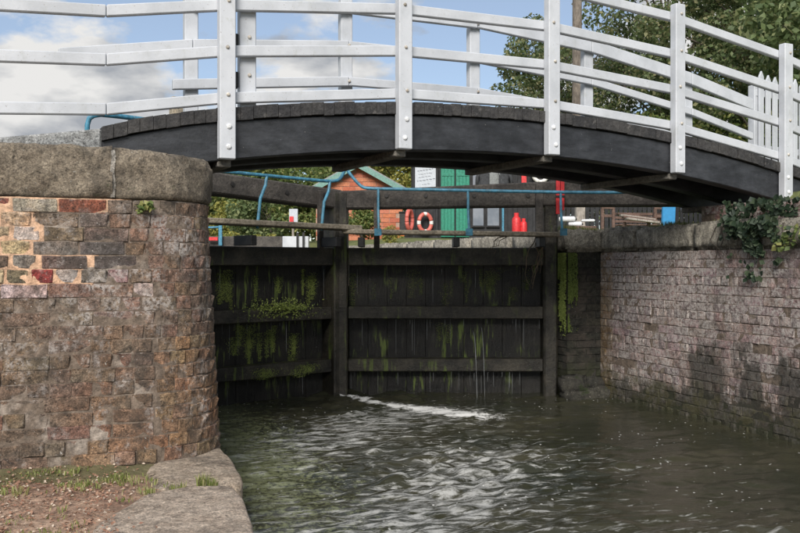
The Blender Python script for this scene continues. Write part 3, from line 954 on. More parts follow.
# the small fern rooted in the joint of that wall
def sprig(name, label, base, n, size, spread, mat, cat='plant', droop=0.3, up=(0, -0.3, 1), group=None):
    root = thing(name, base, label, cat, group)
    b = Vector(base)
    st = MB(); P, N = [], []
    for i in range(n):
        d = (Vector(up) + Vector((random.uniform(-1, 1), random.uniform(-1, 0.2), random.uniform(-0.5, 0.6)))).normalized()
        L = spread * random.uniform(0.5, 1.0)
        pts = [b + d * L * q + Vector((0, 0, -droop * L * q * q)) for q in (0, 0.35, 0.7, 1.0)]
        st.tube(pts, [0.002, 0.0016, 0.0012, 0.0006], 4, cap=False)
        for q in np.linspace(0.25, 1, 7):
            for k in (0, 1):
                p = b + d * L * q + Vector((0, 0, -droop * L * q * q))
                P.append(p + Vector((random.gauss(0, .008), random.gauss(0, .008), random.gauss(0, .008)))); N.append((random.gauss(0, .3), -0.5, 0.8))
    st.build('stem', 'twig', root)
    link('leaves', leaf_cloud('leaves', np.array([tuple(p) for p in P]), np.array(N), size, 0.7), mat, root)
    return root
x, y, a = lpath(X2s(px2X(145)), 0.02)
sprig('fern', 'small green fern rooted in the joint under the rounded corner coping', (x, y - 0.005, 1.655), 13, 0.026, 0.085, 'leaf_mid', droop=0.5, up=(0.0, -0.5, 0.5))

# ---------------------------------------------------------------- concrete ramp beside it, behind the coping
BO = Vector((0.868, 5.6, 0)); BA = math.radians(6.6)
BU = Vector((math.cos(BA), math.sin(BA), 0)); BN = Vector((-math.sin(BA), math.cos(BA), 0))
BP = 1.219
def bz(t): return 2.537 - 0.052 * (t - 1.75) ** 2
def dk(t): return bz(t) - (0.10 * t * t if t < 0 else 0.0)
def bp(t, n, z): return BO + BU * (t * BP) + BN * n + Vector((0, 0, z))
rm = MB()
ta, tb_ = -2.6, -0.60
zt0, zt1 = dk(-0.6) - 0.06 - 0.40, dk(-0.6) - 0.075
rm.add([bp(ta, 0.0, 1.5), bp(tb_, 0.0, 1.5), bp(tb_, 0.0, zt1), bp(ta, 0.0, zt0), bp(ta, 1.18, 1.5), bp(tb_, 1.18, 1.5), bp(tb_, 1.18, zt1), bp(ta, 1.18, zt0)],
       [(0, 1, 2, 3), (7, 6, 5, 4), (3, 2, 6, 7), (0, 4, 5, 1), (1, 5, 6, 2), (0, 3, 7, 4)])
o = rm.build('ramp', 'concrete', None, bevel=0.012)
tag(o, 'sloping grey concrete ramp leading up to the left end of the footbridge', 'ramp')

# ------------------------------------------------------------------ right lock wall
RX, RY1 = 5.085, 8.03
RZ = 1.47
rw = thing('lock_wall', (5.085, 6.5, 0), 'long mauve brick lock wall stained white and black on the right bank', 'wall')
def rpath(s, off): return (RX - off, RY1 - s, -math.pi / 2)
slist = list(np.arange(0, 5.6, 0.04))
prof = [(-0.005, z) for z in np.linspace(-0.5, RZ, 70)]
V = []
for s in slist:
    for off, z in prof:
        d = 0.006 * fbm((RX, RY1 - s, z), 10, 4)
        V.append((RX - off - d, RY1 - s, z))
me = np_mesh('mortar', V, grid_faces(len(slist), len(prof)), smooth=True, attrs={'patch': np.zeros(len(V))})
link('mortar', me, 'mortar', rw)
PAL_R = [(0.250, 0.182, 0.170), (0.270, 0.195, 0.180), (0.23, 0.174, 0.166), (0.275, 0.202, 0.184), (0.205, 0.154, 0.145), (0.25, 0.172, 0.155)]
DARKR = [(0.035, 0.034, 0.030), (0.05, 0.046, 0.038), (0.028, 0.028, 0.025)]
def right_col(y, z, rr):
    v = fbm((y * 1.0 + 3, z * 1.3, 0.3), 1.5, 3)
    # black tide-marked bays low on the wall, nearest the camera
    bay = smooth(7.25, 6.7, y) * smooth(0.62, 0.42, z + 0.10 * math.sin(y * 9.0) + 0.12 * v)
    bay *= 0.35 + 0.65 * smooth(-0.35, 0.05, math.sin(y * 11.5 + 0.8))
    
    c = np.array(rr.choice(PAL_R))
    if z < 0.3: c = c * 0.8 * np.array((0.95, 1.0, 0.85))
    if y > 7.86: c = c * np.array((1.05, 0.95, 0.62)) * (0.9 if z > 0.55 else 0.75)
    return tuple(c)
nvis = 0
spare = []
for c in range(21):
    z = RZ - CO * (c + 0.5) - 0.003
    rr = random.Random(900 + c)
    head = c % 4 == 3
    s = 0.004 if c % 2 else -0.0
    first = True
    while s < 2.95:
        L = 0.1025 if head else 0.215
        if first and c % 2: L = 0.1025
        first = False
        L *= rr.uniform(0.96, 1.03)
        y = RY1 - s - L / 2
        s += L + 0.0065
        if rr.random() < 0.012 and 4 < c < 15: continue
        big = z > 0.02 and nvis < 300
        d = rr.gauss(0, 0.0014) - (0.006 if z < 0.5 and rr.random() < 0.15 else 0)
        o = put_brick(rw, 'r', RX - d * 0 + abs(d) * rr.choice((-1, 1)), y, z + rr.gauss(0, 0.0012), -math.pi / 2, 0, L, jit(right_col(y, z, rr), 0.2, rr), rr=rr)
        nvis += 1
items = []
for c in range(21):
    z = RZ - CO * (c + 0.5) - 0.003
    y = RY1 - 3.02 - (0.11 if c % 2 else 0)
    while y > 2.5:
        L = 0.1025 if c % 4 == 3 else 0.215
        items.append((RX, y - L / 2, z, -math.pi / 2, 0, L)); y -= L + 0.0065
joined_bricks(rw, 'r', items, (0.245, 0.178, 0.166))
# coping stones of the right wall
def rough_block(name, lo, hi, mat, parent, seed, res=0.06, amp=0.014, rad=0.03, scale=6):
    """a dressed stone: rounded box with a noisy surface"""
    lo, hi = Vector(lo), Vector(hi)
    bm = bmesh.new()
    bmesh.ops.create_cube(bm, size=1.0)
    sz = hi - lo
    for v in bm.verts:
        v.co = Vector((lo.x + (v.co.x + 0.5) * sz.x, lo.y + (v.co.y + 0.5) * sz.y, lo.z + (v.co.z + 0.5) * sz.z))
    bmesh.ops.bevel(bm, geom=list(bm.edges), offset=rad, segments=2, affect='EDGES')
    for ax in range(3):
        n = max(0, int(sz[ax] / res) - 1)
        for k in range(n):
            co = lo.copy(); co[ax] += sz[ax] * (k + 1) / (n + 1)
            no = Vector((0, 0, 0)); no[ax] = 1
            bmesh.ops.bisect_plane(bm, geom=list(bm.verts) + list(bm.edges) + list(bm.faces), plane_co=co, plane_no=no)
    bm.normal_update()
    for v in bm.verts:
        d = amp * fbm(v.co + Vector((seed, 0, 0)), scale, 5) + amp * 0.5 * fbm(v.co + Vector((0, seed, 0)), scale * 4, 3)
        v.co += v.normal * d
    me = bpy.data.meshes.new(name)
    bm.to_mesh(me); bm.free()
    for p in me.polygons: p.use_smooth = True
    return link(name, me, mat, parent)
yy = RY1 - 0.02
for i, L in enumerate((0.62, 0.86, 0.78, 0.9, 0.8, 0.9, 0.7)):
    rough_block('coping_stone', (RX - 0.02, yy - L + 0.006, RZ + 0.004), (RX + 0.42, yy, 1.715 - 0.012 * (i % 2)), 'coping_right', rw, i * 3.1, amp=0.018)
    yy -= L

# the pier that carries the heel of the right gate
pr = thing('quoin_pier', (4.9, 8.03, 0), 'dark wet brick pier with bright green moss beside the right gate', 'pier')
PX = 4.70
V = []
zs_ = np.linspace(-0.5, RZ, 34)
plan = [(RX + 0.3, RY1 + 0.009)] + [(x, RY1 + 0.009) for x in np.linspace(RX, PX + 0.009, 8)] + [(PX + 0.009, y) for y in np.linspace(RY1 + 0.05, RY1 + 0.30, 6)] + [(5.02, RY1 + 0.32)]
for (x, y) in plan:
    for z in zs_:
        d = 0.006 * fbm((x, y, z), 11, 4)
        V.append((x + d, y + d, z))
link('mortar', np_mesh('mortar', V, grid_faces(len(plan), len(zs_))[:, ::-1], smooth=False, attrs={'patch': np.zeros(len(V))}), 'quoin', pr)
for c in range(21):
    z = RZ - CO * (c + 0.5) - 0.003
    rr = random.Random(1300 + c)
    x = PX
    seq = (0.215, 0.16) if c % 2 else (0.1025, 0.215, 0.05)
    for L in seq:
        if x + L > RX + 0.01: L = RX - x - 0.004
        if L < 0.03: break
        d = rr.uniform(-0.006, 0.006) - (0.02 * max(0, 0.4 - z) * rr.random())
        put_brick(pr, 'w', x + L / 2, RY1 + d, z, 0, 0, L, jit((0.030, 0.028, 0.022), 0.3, rr), rr=rr)
        x += L + 0.009
    y = RY1 + 0.008
    for L in ((0.1025, 0.1025) if c % 2 else (0.215,)):
        put_brick(pr, 'w', PX + rr.uniform(-0.004, 0.004), y + L / 2, z, -math.pi / 2, 0, L, jit((0.027, 0.026, 0.020), 0.3, rr), rr=rr)
        y += L + 0.009
rough_block('coping_stone', (PX - 0.02, RY1 - 0.03, RZ + 0.004), (RX + 0.40, RY1 + 0.62, 1.70), 'coping_right', pr, 21.0, amp=0.02)
for i, (a, b, z0, z1) in enumerate([(4.62, 5.15, -0.3, 0.10), (4.60, 4.85, 0.05, 0.22), (4.86, 5.12, 0.07, 0.19)]):
    rough_block('footing_stone', (a, RY1 - 0.17 + 0.04 * i, z0), (b, RY1 + 0.02, z1), 'quoin', pr, 31.0 + i, amp=0.05, rad=0.03, scale=5)
# moss hanging down the side of that pier, clumps of tiny fronds
mp_ = []
for i in range(15000):
    y = RY1 + 0.25 * random.random()
    z = 0.62 + 0.84 * random.random() ** 0.8
    k = fbm((y * 14, z * 3.0, 2), 1.0, 5) + 0.5 * fbm((y * 60, z * 25, 5), 1.0, 3) + random.uniform(-0.15, 0.15)
    if k + 0.75 * smooth(0.68, 1.15, z) < 0.34: continue
    mp_.append((PX - 0.012 - 0.018 * random.random(), y, z))
ml = link('moss', leaf_cloud('moss', np.array(mp_), np.tile([-1.0, -0.5, 0.2], (len(mp_), 1)), 0.014, 0.6), 'algae', pr)
tag(ml, kind='stuff')
mp_ = []
for i in range(9000):
    x = PX + 0.11 * random.random() ** 1.7; z = 0.66 + 0.80 * random.random()
    if fbm((x * 14, z * 4, 7), 1.0, 5) + 0.5 * fbm((x * 60, z * 30, 5), 1.0, 3) + random.uniform(-0.2, 0.2) + 0.5 * smooth(0.70, 1.2, z) - 5.0 * (x - PX) < 0.08: continue
    mp_.append((x, RY1 - 0.012 - 0.01 * random.random(), z))
tag(link('moss', leaf_cloud('moss', np.array(mp_), np.tile([-0.3, -1.0, 0.2], (len(mp_), 1)), 0.013, 0.6), 'leaf_fresh', pr), kind='stuff')

# bridge abutment on the right bank
ab = thing('bridge_abutment', (5.6, 6.2, 1.47), 'reddish brick abutment carrying the right end of the footbridge', 'abutment')
amb = MB(); amb.box((5.62, 5.70, 1.66), (0.76, 1.86, 0.40)); amb.build('mortar', 'mortar', ab)
for c in range(5):
    z = 1.725 + 0.0375 + CO * c - 0.24
    if z > 1.86: break
    rr = random.Random(1700 + c)
    y = 4.78 + (0.11 if c % 2 else 0)
    while y < 6.40:
        put_brick(ab, 'r', 5.232 + rr.gauss(0, 0.003), y + 0.1075, z, -math.pi / 2, 0, 0.215, jit((0.20, 0.095, 0.085), 0.25, rr), rr=rr)
        y += 0.225

# chamber walls upstream of the gates (mostly hidden)
def chamber_wall(name, x, side, label):
    root = thing(name, (x, 16, 0), label, 'wall')
    m = MB()
    m.add([(x, 8.36, -0.8), (x, 26, -0.8), (x, 26, 1.45), (x, 8.36, 1.45), (x + side * 0.5, 8.36, -0.8), (x + side * 0.5, 26, -0.8), (x + side * 0.5, 26, 1.45), (x + side * 0.5, 8.36, 1.45)],
          [(0, 1, 2, 3), (7, 6, 5, 4), (3, 2, 6, 7), (0, 3, 7, 4), (1, 5, 6, 2)])
    m.build('core', 'quoin', root)
    y = 8.7
    i = 0
    while y < 25.5:
        L = 1.1 + 0.3 * ((i * 37) % 5) / 5
        lo = (min(x - side * 0.02, x + side * 0.45), y, 1.455); hi = (max(x - side * 0.02, x + side * 0.45), y + L - 0.008, 1.70)
        rough_block('coping_stone', lo, hi, 'coping_right', root, 50 + i + x, res=0.14, amp=0.02)
        y += L; i += 1
chamber_wall('chamber_wall', 4.98, 1, 'stone coped chamber wall running upstream behind the right gate')
chamber_wall('chamber_wall', 0.12, -1, 'stone coped chamber wall running upstream behind the left gate')

# ------------------------------------------------------------------ towpath in the foreground
xs_ = np.concatenate([np.linspace(-9, -2.2, 14), np.arange(-2.1, 0.64, 0.05)])
ys_ = np.concatenate([np.linspace(-12, 1.6, 16), np.arange(1.7, 5.2, 0.05)])
V = []
for x in xs_:
    for y in ys_:
        z = 0.262 + 0.022 * fbm((x, y, 0), 1.7, 4) + 0.010 * fbm((x, y, 3), 7, 3)
        z += 0.035 * smooth(4.7, 5.08, y) - 0.03 * smooth(0.1, 0.5, x)
        V.append((x, y, z))
tp = link('towpath', np_mesh('towpath', V, grid_faces(len(xs_), len(ys_)), smooth=True), 'earth')
tag(tp, kind='structure')

def edge_slab(outline, z0, z1, seed, mat, parent, res=0.045, amp=0.007, rad=0.020):
    """a worn stone with an uneven outline: rings from the rim to the centre"""
    pts = [Vector((x, y, 0)) for x, y in outline]
    dense = []
    for i, p in enumerate(pts):
        q = pts[(i + 1) % len(pts)]
        n = max(1, int((q - p).length / res))
        dense += [p.lerp(q, k / n) for k in range(n)]
    # soften the corners
    for _ in range(1):
        dense = [(dense[i - 1] + dense[i] * 2 + dense[(i + 1) % len(dense)]) / 4 for i in range(len(dense))]
    cen = sum(dense, Vector()) / len(dense)
    n = len(dense)
    rings = [(0.0, z0), (0.0, (z0 + z1) / 2 - 0.08), (0.0, (z0 + z1) / 2), (0.0, z1 - rad * 2), (0.0, z1 - rad), (0.012, z1 - rad * 0.45), (rad, z1 - 0.006), (rad * 2.2, z1)]
    V, Fc = [], []
    k2 = [0.25, 0.42, 0.6, 0.8]
    for d, z in rings:
        for p in dense:
            dirc = (cen - p); L = dirc.length; q = p + dirc / L * d
            w_ = amp * 1.6 * fbm((q.x + seed, q.y, z), 6, 4)
            q = q - dirc / L * w_
            V.append((q.x, q.y, z + amp * fbm((q.x, q.y, seed), 5, 4)))
    for f in k2:
        for p in dense:
            q = p.lerp(cen, f)
            V.append((q.x, q.y, z1 + amp * fbm((q.x, q.y, seed), 5, 4) + 0.004))
    V.append((cen.x, cen.y, z1 + amp * fbm((cen.x, cen.y, seed), 5, 4)))
    nr = len(rings) + len(k2)
    for r_ in range(nr - 1):
        for i in range(n):
            j = (i + 1) % n
            Fc.append((r_ * n + i, r_ * n + j, (r_ + 1) * n + j, (r_ + 1) * n + i))
    for i in range(n): Fc.append(((nr - 1) * n + i, (nr - 1) * n + (i + 1) % n, len(V) - 1))
    me = bpy.data.meshes.new('kerb_stone')
    me.from_pydata([tuple(map(float, v)) for v in V], [], Fc)
    bm = bmesh.new(); bm.from_mesh(me); bmesh.ops.recalc_face_normals(bm, faces=bm.faces); bm.to_mesh(me); bm.free()
    for p in me.polygons: p.use_smooth = True
    return link('kerb_stone', me, mat, parent)
edge_slab([(0.06, 2.6), (0.61, 2.5), (0.665, 3.5), (0.72, 4.12), (0.70, 4.36), (0.50, 4.40), (0.31, 4.33), (0.08, 3.90), (-0.02, 3.4)], -0.5, 0.292, 2.0, 'slab', tp)
edge_slab([(0.36, 4.50), (0.62, 4.43), (0.775, 4.45), (0.80, 4.65), (0.815, 5.05), (0.80, 5.4), (0.42, 5.4), (0.34, 4.9)], -0.5, 0.272, 5.0, 'slab_side', tp)
edge_slab([(0.12, 1.0), (0.60, 1.0), (0.61, 2.45), (0.1, 2.55)], -0.5, 0.285, 9.0, 'slab', tp)
edge_slab([(-0.35, 3.05), (-0.02, 3.10), (0.08, 3.62), (-0.02, 3.83), (-0.22, 3.80), (-0.42, 3.5)], 0.0, 0.268, 14.0, 'slab', tp, rad=0.02)

# fallen leaves on the path
n = 12000
P = []
while len(P) < n:
    x, y = random.uniform(-2.0, 0.6), random.uniform(2.4, 5.02)
    dens = smooth(0.45, 0.05, x) * (0.35 + 0.65 * smooth(5.0, 4.6, y))
    if x > 0.15 and y < 4.2: dens *= 0.15
    if random.random() < dens * (0.55 + 0.6 * fbm((x, y, 9), 2.5, 3)):
        z = 0.262 + 0.022 * fbm((x, y, 0), 1.7, 4) + 0.010 * fbm((x, y, 3), 7, 3) + 0.035 * smooth(4.7, 5.08, y) - 0.03 * smooth(0.1, 0.5, x)
        if x > 0.06 and y < 4.3: z = 0.302
        P.append((x, y, z + 0.006 + 0.004 * random.random()))
P = np.array(P)
lf = link('fallen_leaves', leaf_cloud('fallen_leaves', P, np.tile([0, 0, 1.0], (len(P), 1)), 0.017, 0.6, 0.6, 0.4), 'litter')
tag(lf, 'red brown fallen leaves scattered over the earth towpath', 'leaves', kind='stuff')

# grass tufts
def grass(name, label, spots, blades, h, mat='grass', parent=None, width=0.0022, lean=0.5):
    V, Fc = [], []
    for (x, y, z, r, k) in spots:
        for i in range(int(blades * k)):
            a = random.random() * 6.283; q = r * random.random() ** 0.5
            bx_, by_ = x + q * math.cos(a), y + q * math.sin(a)
            hh = h * k * random.uniform(0.35, 1.0)
            la = random.random() * 6.283; ll = hh * lean * random.uniform(0.1, 1.0)
            w_ = width * random.uniform(0.6, 1.4)
            wa = random.random() * 3.14
            wx, wy = w_ * math.cos(wa), w_ * math.sin(wa)
            m = (bx_ + 0.35 * ll * math.cos(la), by_ + 0.35 * ll * math.sin(la), z + hh * 0.6)
            t = (bx_ + ll * math.cos(la), by_ + ll * math.sin(la), z + hh * (1 - 0.3 * ll / hh))
            o = len(V)
            V += [(bx_ - wx, by_ - wy, z - 0.01), (bx_ + wx, by_ + wy, z - 0.01), (m[0] + wx * .8, m[1] + wy * .8, m[2]), (m[0] - wx * .8, m[1] - wy * .8, m[2]), t]
            Fc += [(o, o + 1, o + 2), (o, o + 2, o + 3), (o + 3, o + 2, o + 4)]
    o = link(name, np_mesh(name, V, Fc), mat, parent)
    return tag(o, label, 'grass' if parent is None else None, kind='stuff')
sp = []
for i in range(900):
    x = random.uniform(-1.6, 0.42)
    y = 5.0 - abs(random.gauss(0, 0.22)) - 0.04
    if fbm((x, y, 12), 3.0, 3) < 0.02: continue
    k = 0.35 + 0.6 * max(0, fbm((x, y, 5), 2.2, 3) + 0.35)
    sp.append((x, y, 0.285, random.uniform(0.02, 0.08), k * random.uniform(0.4, 1.25)))
for i in range(70):
    x, y = random.uniform(-1.5, 0.1), random.uniform(3.6, 4.7)
    if fbm((x, y, 5), 1.6, 3) > 0.12: sp.append((x, y, 0.262, 0.05, 0.45))
grass('grass', 'short green grass growing along the foot of the rounded brick wall', sp, 26, 0.058, lean=1.3, width=0.0026)
sp = [(0.575, 4.415, 0.27, 0.03, 1.1), (0.62, 4.41, 0.27, 0.03, 0.8), (0.46, 4.44, 0.262, 0.04, 0.6), (0.32, 4.42, 0.262, 0.035, 0.5)]
grass('grass_tuft', 'tuft of bright grass between the two towpath edge stones', sp, 90, 0.075, 'grass')
sp = [(0.055, 3.62, 0.255, 0.03, 0.6), (0.06, 3.75, 0.255, 0.03, 0.6), (0.04, 3.5, .255, .03, .5)]
grass('grass_tuft', 'small weeds growing in the gap at the left side of the near edge stone', sp, 60, 0.05, 'grass')

# ------------------------------------------------------------------ lock gates
HINGE_R, MITRE, HINGE_L = Vector((4.646, 8.293, 0)), Vector((2.541, 9.05, 0)), Vector((0.436, 8.293, 0))
LEAF = 2.237
def gate_frame(side):
    """side +1 = right leaf. u runs from the heel to the mitre, v points downstream"""
    if side > 0: return HINGE_R, Vector((-CT, ST, 0)), Vector((-ST, -CT, 0))
    return HINGE_L, Vector((CT, ST, 0)), Vector((ST, -CT, 0))
def build_gate(side, label, g):
    H, U, Vv = gate_frame(side)
    root = thing('lock_gate', H, label, 'lock gate')
    def gp(u, v, z): return H + U * u + Vv * v + Vector((0, 0, z))
    def gbox(name, u0, u1, v0, v1, z0, z1, mat, parent=root, bevel=0.008, dz0=0, dz1=0, tz0=0.0, tz1=0.0):
        m = MB()
        m.add([gp(u0, v0, z0), gp(u1, v0, z0 + dz0), gp(u1, v1, z0 + dz0), gp(u0, v1, z0), gp(u0, v0, z1), gp(u1, v0, z1 + dz1), gp(u1, v1, z1 + dz1), gp(u0, v1, z1)],
              [(3, 2, 1, 0), (4, 5, 6, 7), (0, 1, 5, 4), (1, 2, 6, 5), (2, 3, 7, 6), (3, 0, 4, 7)])
        return m.build(name, mat, parent, bevel=bevel)
    gbox('heel_post', -0.06, 0.085, -0.10, 0.13, -0.6, 2.0, 'gate_wood', bevel=0.02)
    mw = 0.135 if side > 0 else 0.115
    gbox('mitre_post', LEAF - mw, LEAF - 0.004, -0.10, 0.15, -0.6, 2.085, 'gate_wood', bevel=0.012)
    for z0, z1 in ((1.335, 1.517), (0.785, 0.912), (0.242, 0.372), (-0.5, -0.12)):
        gbox('cross_rail', 0.087, LEAF - mw - 0.002, -0.06, 0.105 if z1 < 1.4 else 0.13, z0, z1, 'gate_wood')
    # planking behind the rails
    n = 10
    u0, u1 = 0.088, LEAF - mw - 0.003
    wd = (u1 - u0) / n
    for i in range(n):
        d = random.uniform(-0.006, 0.006)
        gbox('plank', u0 + i * wd + 0.0008, u0 + (i + 1) * wd - 0.0008, -0.115 + d * 0.5, -0.063 + d * 0.5, -0.5, 1.45 + random.uniform(-0.01, 0.01), 'gate_plank', bevel=0.0025)
    # balance beam
    bb = MB()
    if side > 0:
        prof_ = [(LEAF + 0.0, 1.915, 2.095), (0.0, 1.945, 2.20), (-2.9, 1.955, 2.24)]
    else:
        prof_ = [(LEAF + 0.0, 1.915, 2.11), (0.0, 2.05, 2.25), (-2.9, 2.12, 2.36)]
    vs, fs = [], []
    for (u, a, b) in prof_:
        for v, z in ((-0.12, a), (0.145, a), (0.145, b), (-0.12, b)): vs.append(gp(u - 0.006 if u > 1 else u, v, z))
    for i in range(2):
        for k in range(4):
            k2 = (k + 1) % 4
            fs.append((i * 4 + k, i * 4 + k2, i * 4 + 4 + k2, i * 4 + 4 + k))
    fs += [(3, 2, 1, 0), (8, 9, 10, 11)]
    bb.add(vs, fs)
    bbo = bb.build('balance_beam', 'balance', root, bevel=0.015)
    for u in ((0.35, 0.95, 1.55, 2.0) if side < 0 else (0.25, 0.8, 1.3, 1.7)):
        bm_ = MB(); zc = 2.0 + (0.10 if side < 0 and u < 1.2 else 0.05)
        bm_.tube([gp(u, 0.14, zc), gp(u, 0.158, zc)], 0.021, 8)
        bm_.build('bolt', 'gear', bbo)
    # struts between the top rail and the balance beam
    for u, wd_ in (((1.80, 0.06), (0.14, 0.075)) if side > 0 else ((1.93, 0.05),)):
        gbox('strut', u - wd_ / 2, u + wd_ / 2, 0.147, 0.20, 1.50, 2.17 if u < 0.5 else 2.09, 'balance', bevel=0.006)
    # foot board on brackets
    zf = 1.665
    v0, v1 = 0.235, 0.50
    if side > 0: gbox('footboard', -0.05, LEAF - 0.10, v0, v1, zf - 0.045, zf, 'walkway', bevel=0.008, dz0=0.03, dz1=0.03)
    else: gbox('footboard', -0.35, LEAF - 0.02, v0, v1, zf + 0.055, zf + 0.105, 'walkway', bevel=0.008, dz0=-0.035, dz1=-0.035)
    for u in (0.15, 1.0, 1.95):
        gbox('bracket', u - 0.03, u + 0.03, 0.135, 0.46, 1.52, zf - 0.05, 'iron', bevel=0.004)
    # handrail
    hr = MB()
    def tb(pts, r): 
        out = []
        for i in range(len(pts) - 1):
            for k in range(4): out.append(Vector(pts[i]).lerp(Vector(pts[i + 1]), k / 4))
        out.append(Vector(pts[-1]))
        for _ in range(2): out = [out[0]] + [(out[i - 1] + out[i] * 2 + out[i + 1]) / 4 for i in range(1, len(out) - 1)] + [out[-1]]
        hr.tube(out, r, 8)
    R_ = 0.0165
    if side > 0:
        tb([gp(2.13, 0.30, 2.50), gp(2.12, 0.30, 2.32), gp(1.95, 0.33, 2.115), gp(1.83, 0.34, 2.105), gp(1.0, 0.34, 2.09), gp(0.0, 0.34, 2.07), gp(-0.68, 0.34, 2.065), gp(-0.78, 0.34, 2.085)], R_)
        posts = (1.78, 0.88, -0.05)
    else:
        tb([gp(2.19, 0.30, 2.50), gp(2.16, 0.30, 2.33), gp(2.06, 0.33, 2.185), gp(1.9, 0.34, 2.165), gp(1.0, 0.34, 2.185), gp(0.2, 0.34, 2.20), gp(-0.3, 0.34, 2.21)], R_)
        posts = (1.93, 1.21, 0.3)
    h = hr.build('handrail', 'blue', root, smooth=True)
    for u in posts:
        m = MB()
        zt = 2.10 - 0.03 * (1.8 - u) / 1.8 if side > 0 else 2.165 + 0.03 * (1.93 - u)
        if side > 0:
            m.tube([gp(u, 0.34, zt), gp(u, 0.36, zt - 0.2), gp(u - 0.005, 0.40, 1.70)], 0.013, 8)
            m.add(*plate(gp, u - 0.035, u + 0.035, 0.505, 0.512, 1.63, 1.70))
        else:
            m.tube([gp(u, 0.34, zt), gp(u - 0.02, 0.345, zt - 0.10), gp(u - 0.09, 0.37, 1.96), gp(u - 0.13, 0.38, 1.68)], 0.0145, 8)
        m.build('handrail_post', 'blue', root, smooth=False)
    return root, gp
def plate(gp, u0, u1, v0, v1, z0, z1):
    vs = [gp(u0, v0, z0), gp(u1, v0, z0), gp(u1, v1, z0), gp(u0, v1, z0), gp(u0, v0, z1), gp(u1, v0, z1), gp(u1, v1, z1), gp(u0, v1, z1)]
    return vs, [(3, 2, 1, 0), (4, 5, 6, 7), (0, 1, 5, 4), (1, 2, 6, 5), (2, 3, 7, 6), (3, 0, 4, 7)]
gr, gpr = build_gate(1, 'right leaf of the black timber lock gates, the one facing the viewer squarely', 'leaves of the lower lock gates')
gl, gpl = build_gate(-1, 'left leaf of the black timber lock gates, streaked with green algae', 'leaves of the lower lock gates')

# weeds rooted on the left leaf's middle rail
P, N = [], []
for i in range(900):
    u = random.gauss(1.52, 0.17); v = 0.09 + 0.05 * random.random()
    z = 0.90 + abs(random.gauss(0, 0.045)) - (0.10 * random.random() if random.random() < 0.4 else 0)
    P.append(tuple(gpl(u, v + 0.01, z))); N.append((0.1, -0.8, 0.5))
wd = thing('weed_clump', gpl(1.5, 0.1, 0.90), 'clump of green weeds growing on the left gate leaf', 'plant')
link('leaves', leaf_cloud('leaves', np.array(P), np.array(N), 0.024, 0.4), 'algae', wd)
# hanging slime below it and algae beards on the planks
def beard(gp, spots, parent, mat='algae'):
    P, N = [], []
    for (u, v, z, w_, h_, n_) in spots:
        for i in range(n_ * 4):
            q = random.random()
            P.append(tuple(gp(u + random.gauss(0, w_ * 1.5) * (1 - 0.5 * q), v + 0.006 * random.random(), z - h_ * q))); N.append((0.1, -1, 0.15))
    return tag(link('algae', leaf_cloud('algae', np.array(P), np.array(N), 0.009, 0.5, 0.6), mat, parent), kind='stuff')
random.seed(21)
sp = [(random.uniform(0.75, 2.0), -0.058, random.uniform(1.15, 1.30), random.uniform(0.007, 0.022), random.uniform(0.15, 0.36), random.randint(50, 160)) for i in range(11)]
sp += [(random.uniform(0.8, 1.95), -0.058, random.uniform(0.62, 0.76), random.uniform(0.008, 0.03), random.uniform(0.15, 0.30), random.randint(50, 150)) for i in range(12)]
sp += [(random.uniform(1.2, 1.9), 0.112, random.uniform(0.30, 0.37), 0.05, 0.08, 50) for i in range(6)]
beard(gpl, sp, gl)
sp = [(random.uniform(0.2, 2.0), -0.058, random.uniform(1.1, 1.33), random.uniform(0.006, 0.03), random.uniform(0.1, 0.30), random.randint(15, 60)) for i in range(16)]
sp += [(2.06, -0.058, 1.25, 0.018, 0.38, 120), (0.62, -0.058, 1.28, 0.03, 0.22, 120), (1.05, -0.058, .72, .02, .2, 60), (1.15, -.058, .74, .02, .2, 60)]
beard(gpr, sp, gr, 'leaf_mid')

# thin jets and drips leaking through the right leaf
random.seed(5)
jm = MB()
for u, z0, off in ((0.80, 0.66, 0.30), (0.715, 0.70, 0.22)):
    pts = [gpr(u - 0.02 * q, -0.05 + off * q ** 0.6, z0 * (1 - q * q) - 0.01) for q in np.linspace(0, 1, 9)]
    jm.tube(pts, [0.0012 + 0.0018 * random.random() for _ in pts], 5)
tag(jm.build('water_jet', 'spray', None, smooth=True), 'two thin white jets of water leaking from the right gate leaf', 'water jet', kind='stuff')
dm = MB()
for side_gp, n_ in ((gpr, 42), (gpl, 26)):
    for i in range(n_):
        u = random.uniform(0.1, 2.08)
        zt = random.choice((0.775, 0.235, 0.775, 0.235, 1.3))
        zb = {0.775: 0.38, 0.235: 0.0, 1.3: 0.92}[zt] if random.random() < 0.7 else zt - 0.1
        v = random.uniform(-0.04, 0.09)
        zz = zt - (zt - zb) * random.uniform(0.35, 1.0)
        dm.tube([side_gp(u, v, zt), side_gp(u, v, (zt + zz) / 2), side_gp(u, v, zz)], [0.0012, random.uniform(0.0008, 0.002), 0.0008], 3, cap=False)
tag(dm.build('water_drips', 'spray', None), 'fine drips falling down the face of the lock gates', 'drips', kind='stuff')
# dry vine hanging over the top of the right leaf
vm = MB()
random.seed(11)
for i in range(9):
    u0 = random.choice((0.12, 0.18, 0.25, 0.5))
    pts = [gpr(u0, 0.22, 1.63)]
    for k in range(7):
        pts.append(pts[-1] + Vector((random.gauss(0, 0.03) - 0.02, random.gauss(0, 0.015), random.uniform(-0.10, -0.03) if i % 3 else random.uniform(-0.05, 0.01))))
    vm.tube(pts, [0.006, 0.005, 0.005, 0.004, 0.004, 0.003, 0.003, 0.002], 4)
tag(vm.build('dry_vine', 'twig', None, smooth=True), 'dry brown vine stems hanging over the right gate leaf near its hinge', 'vine')

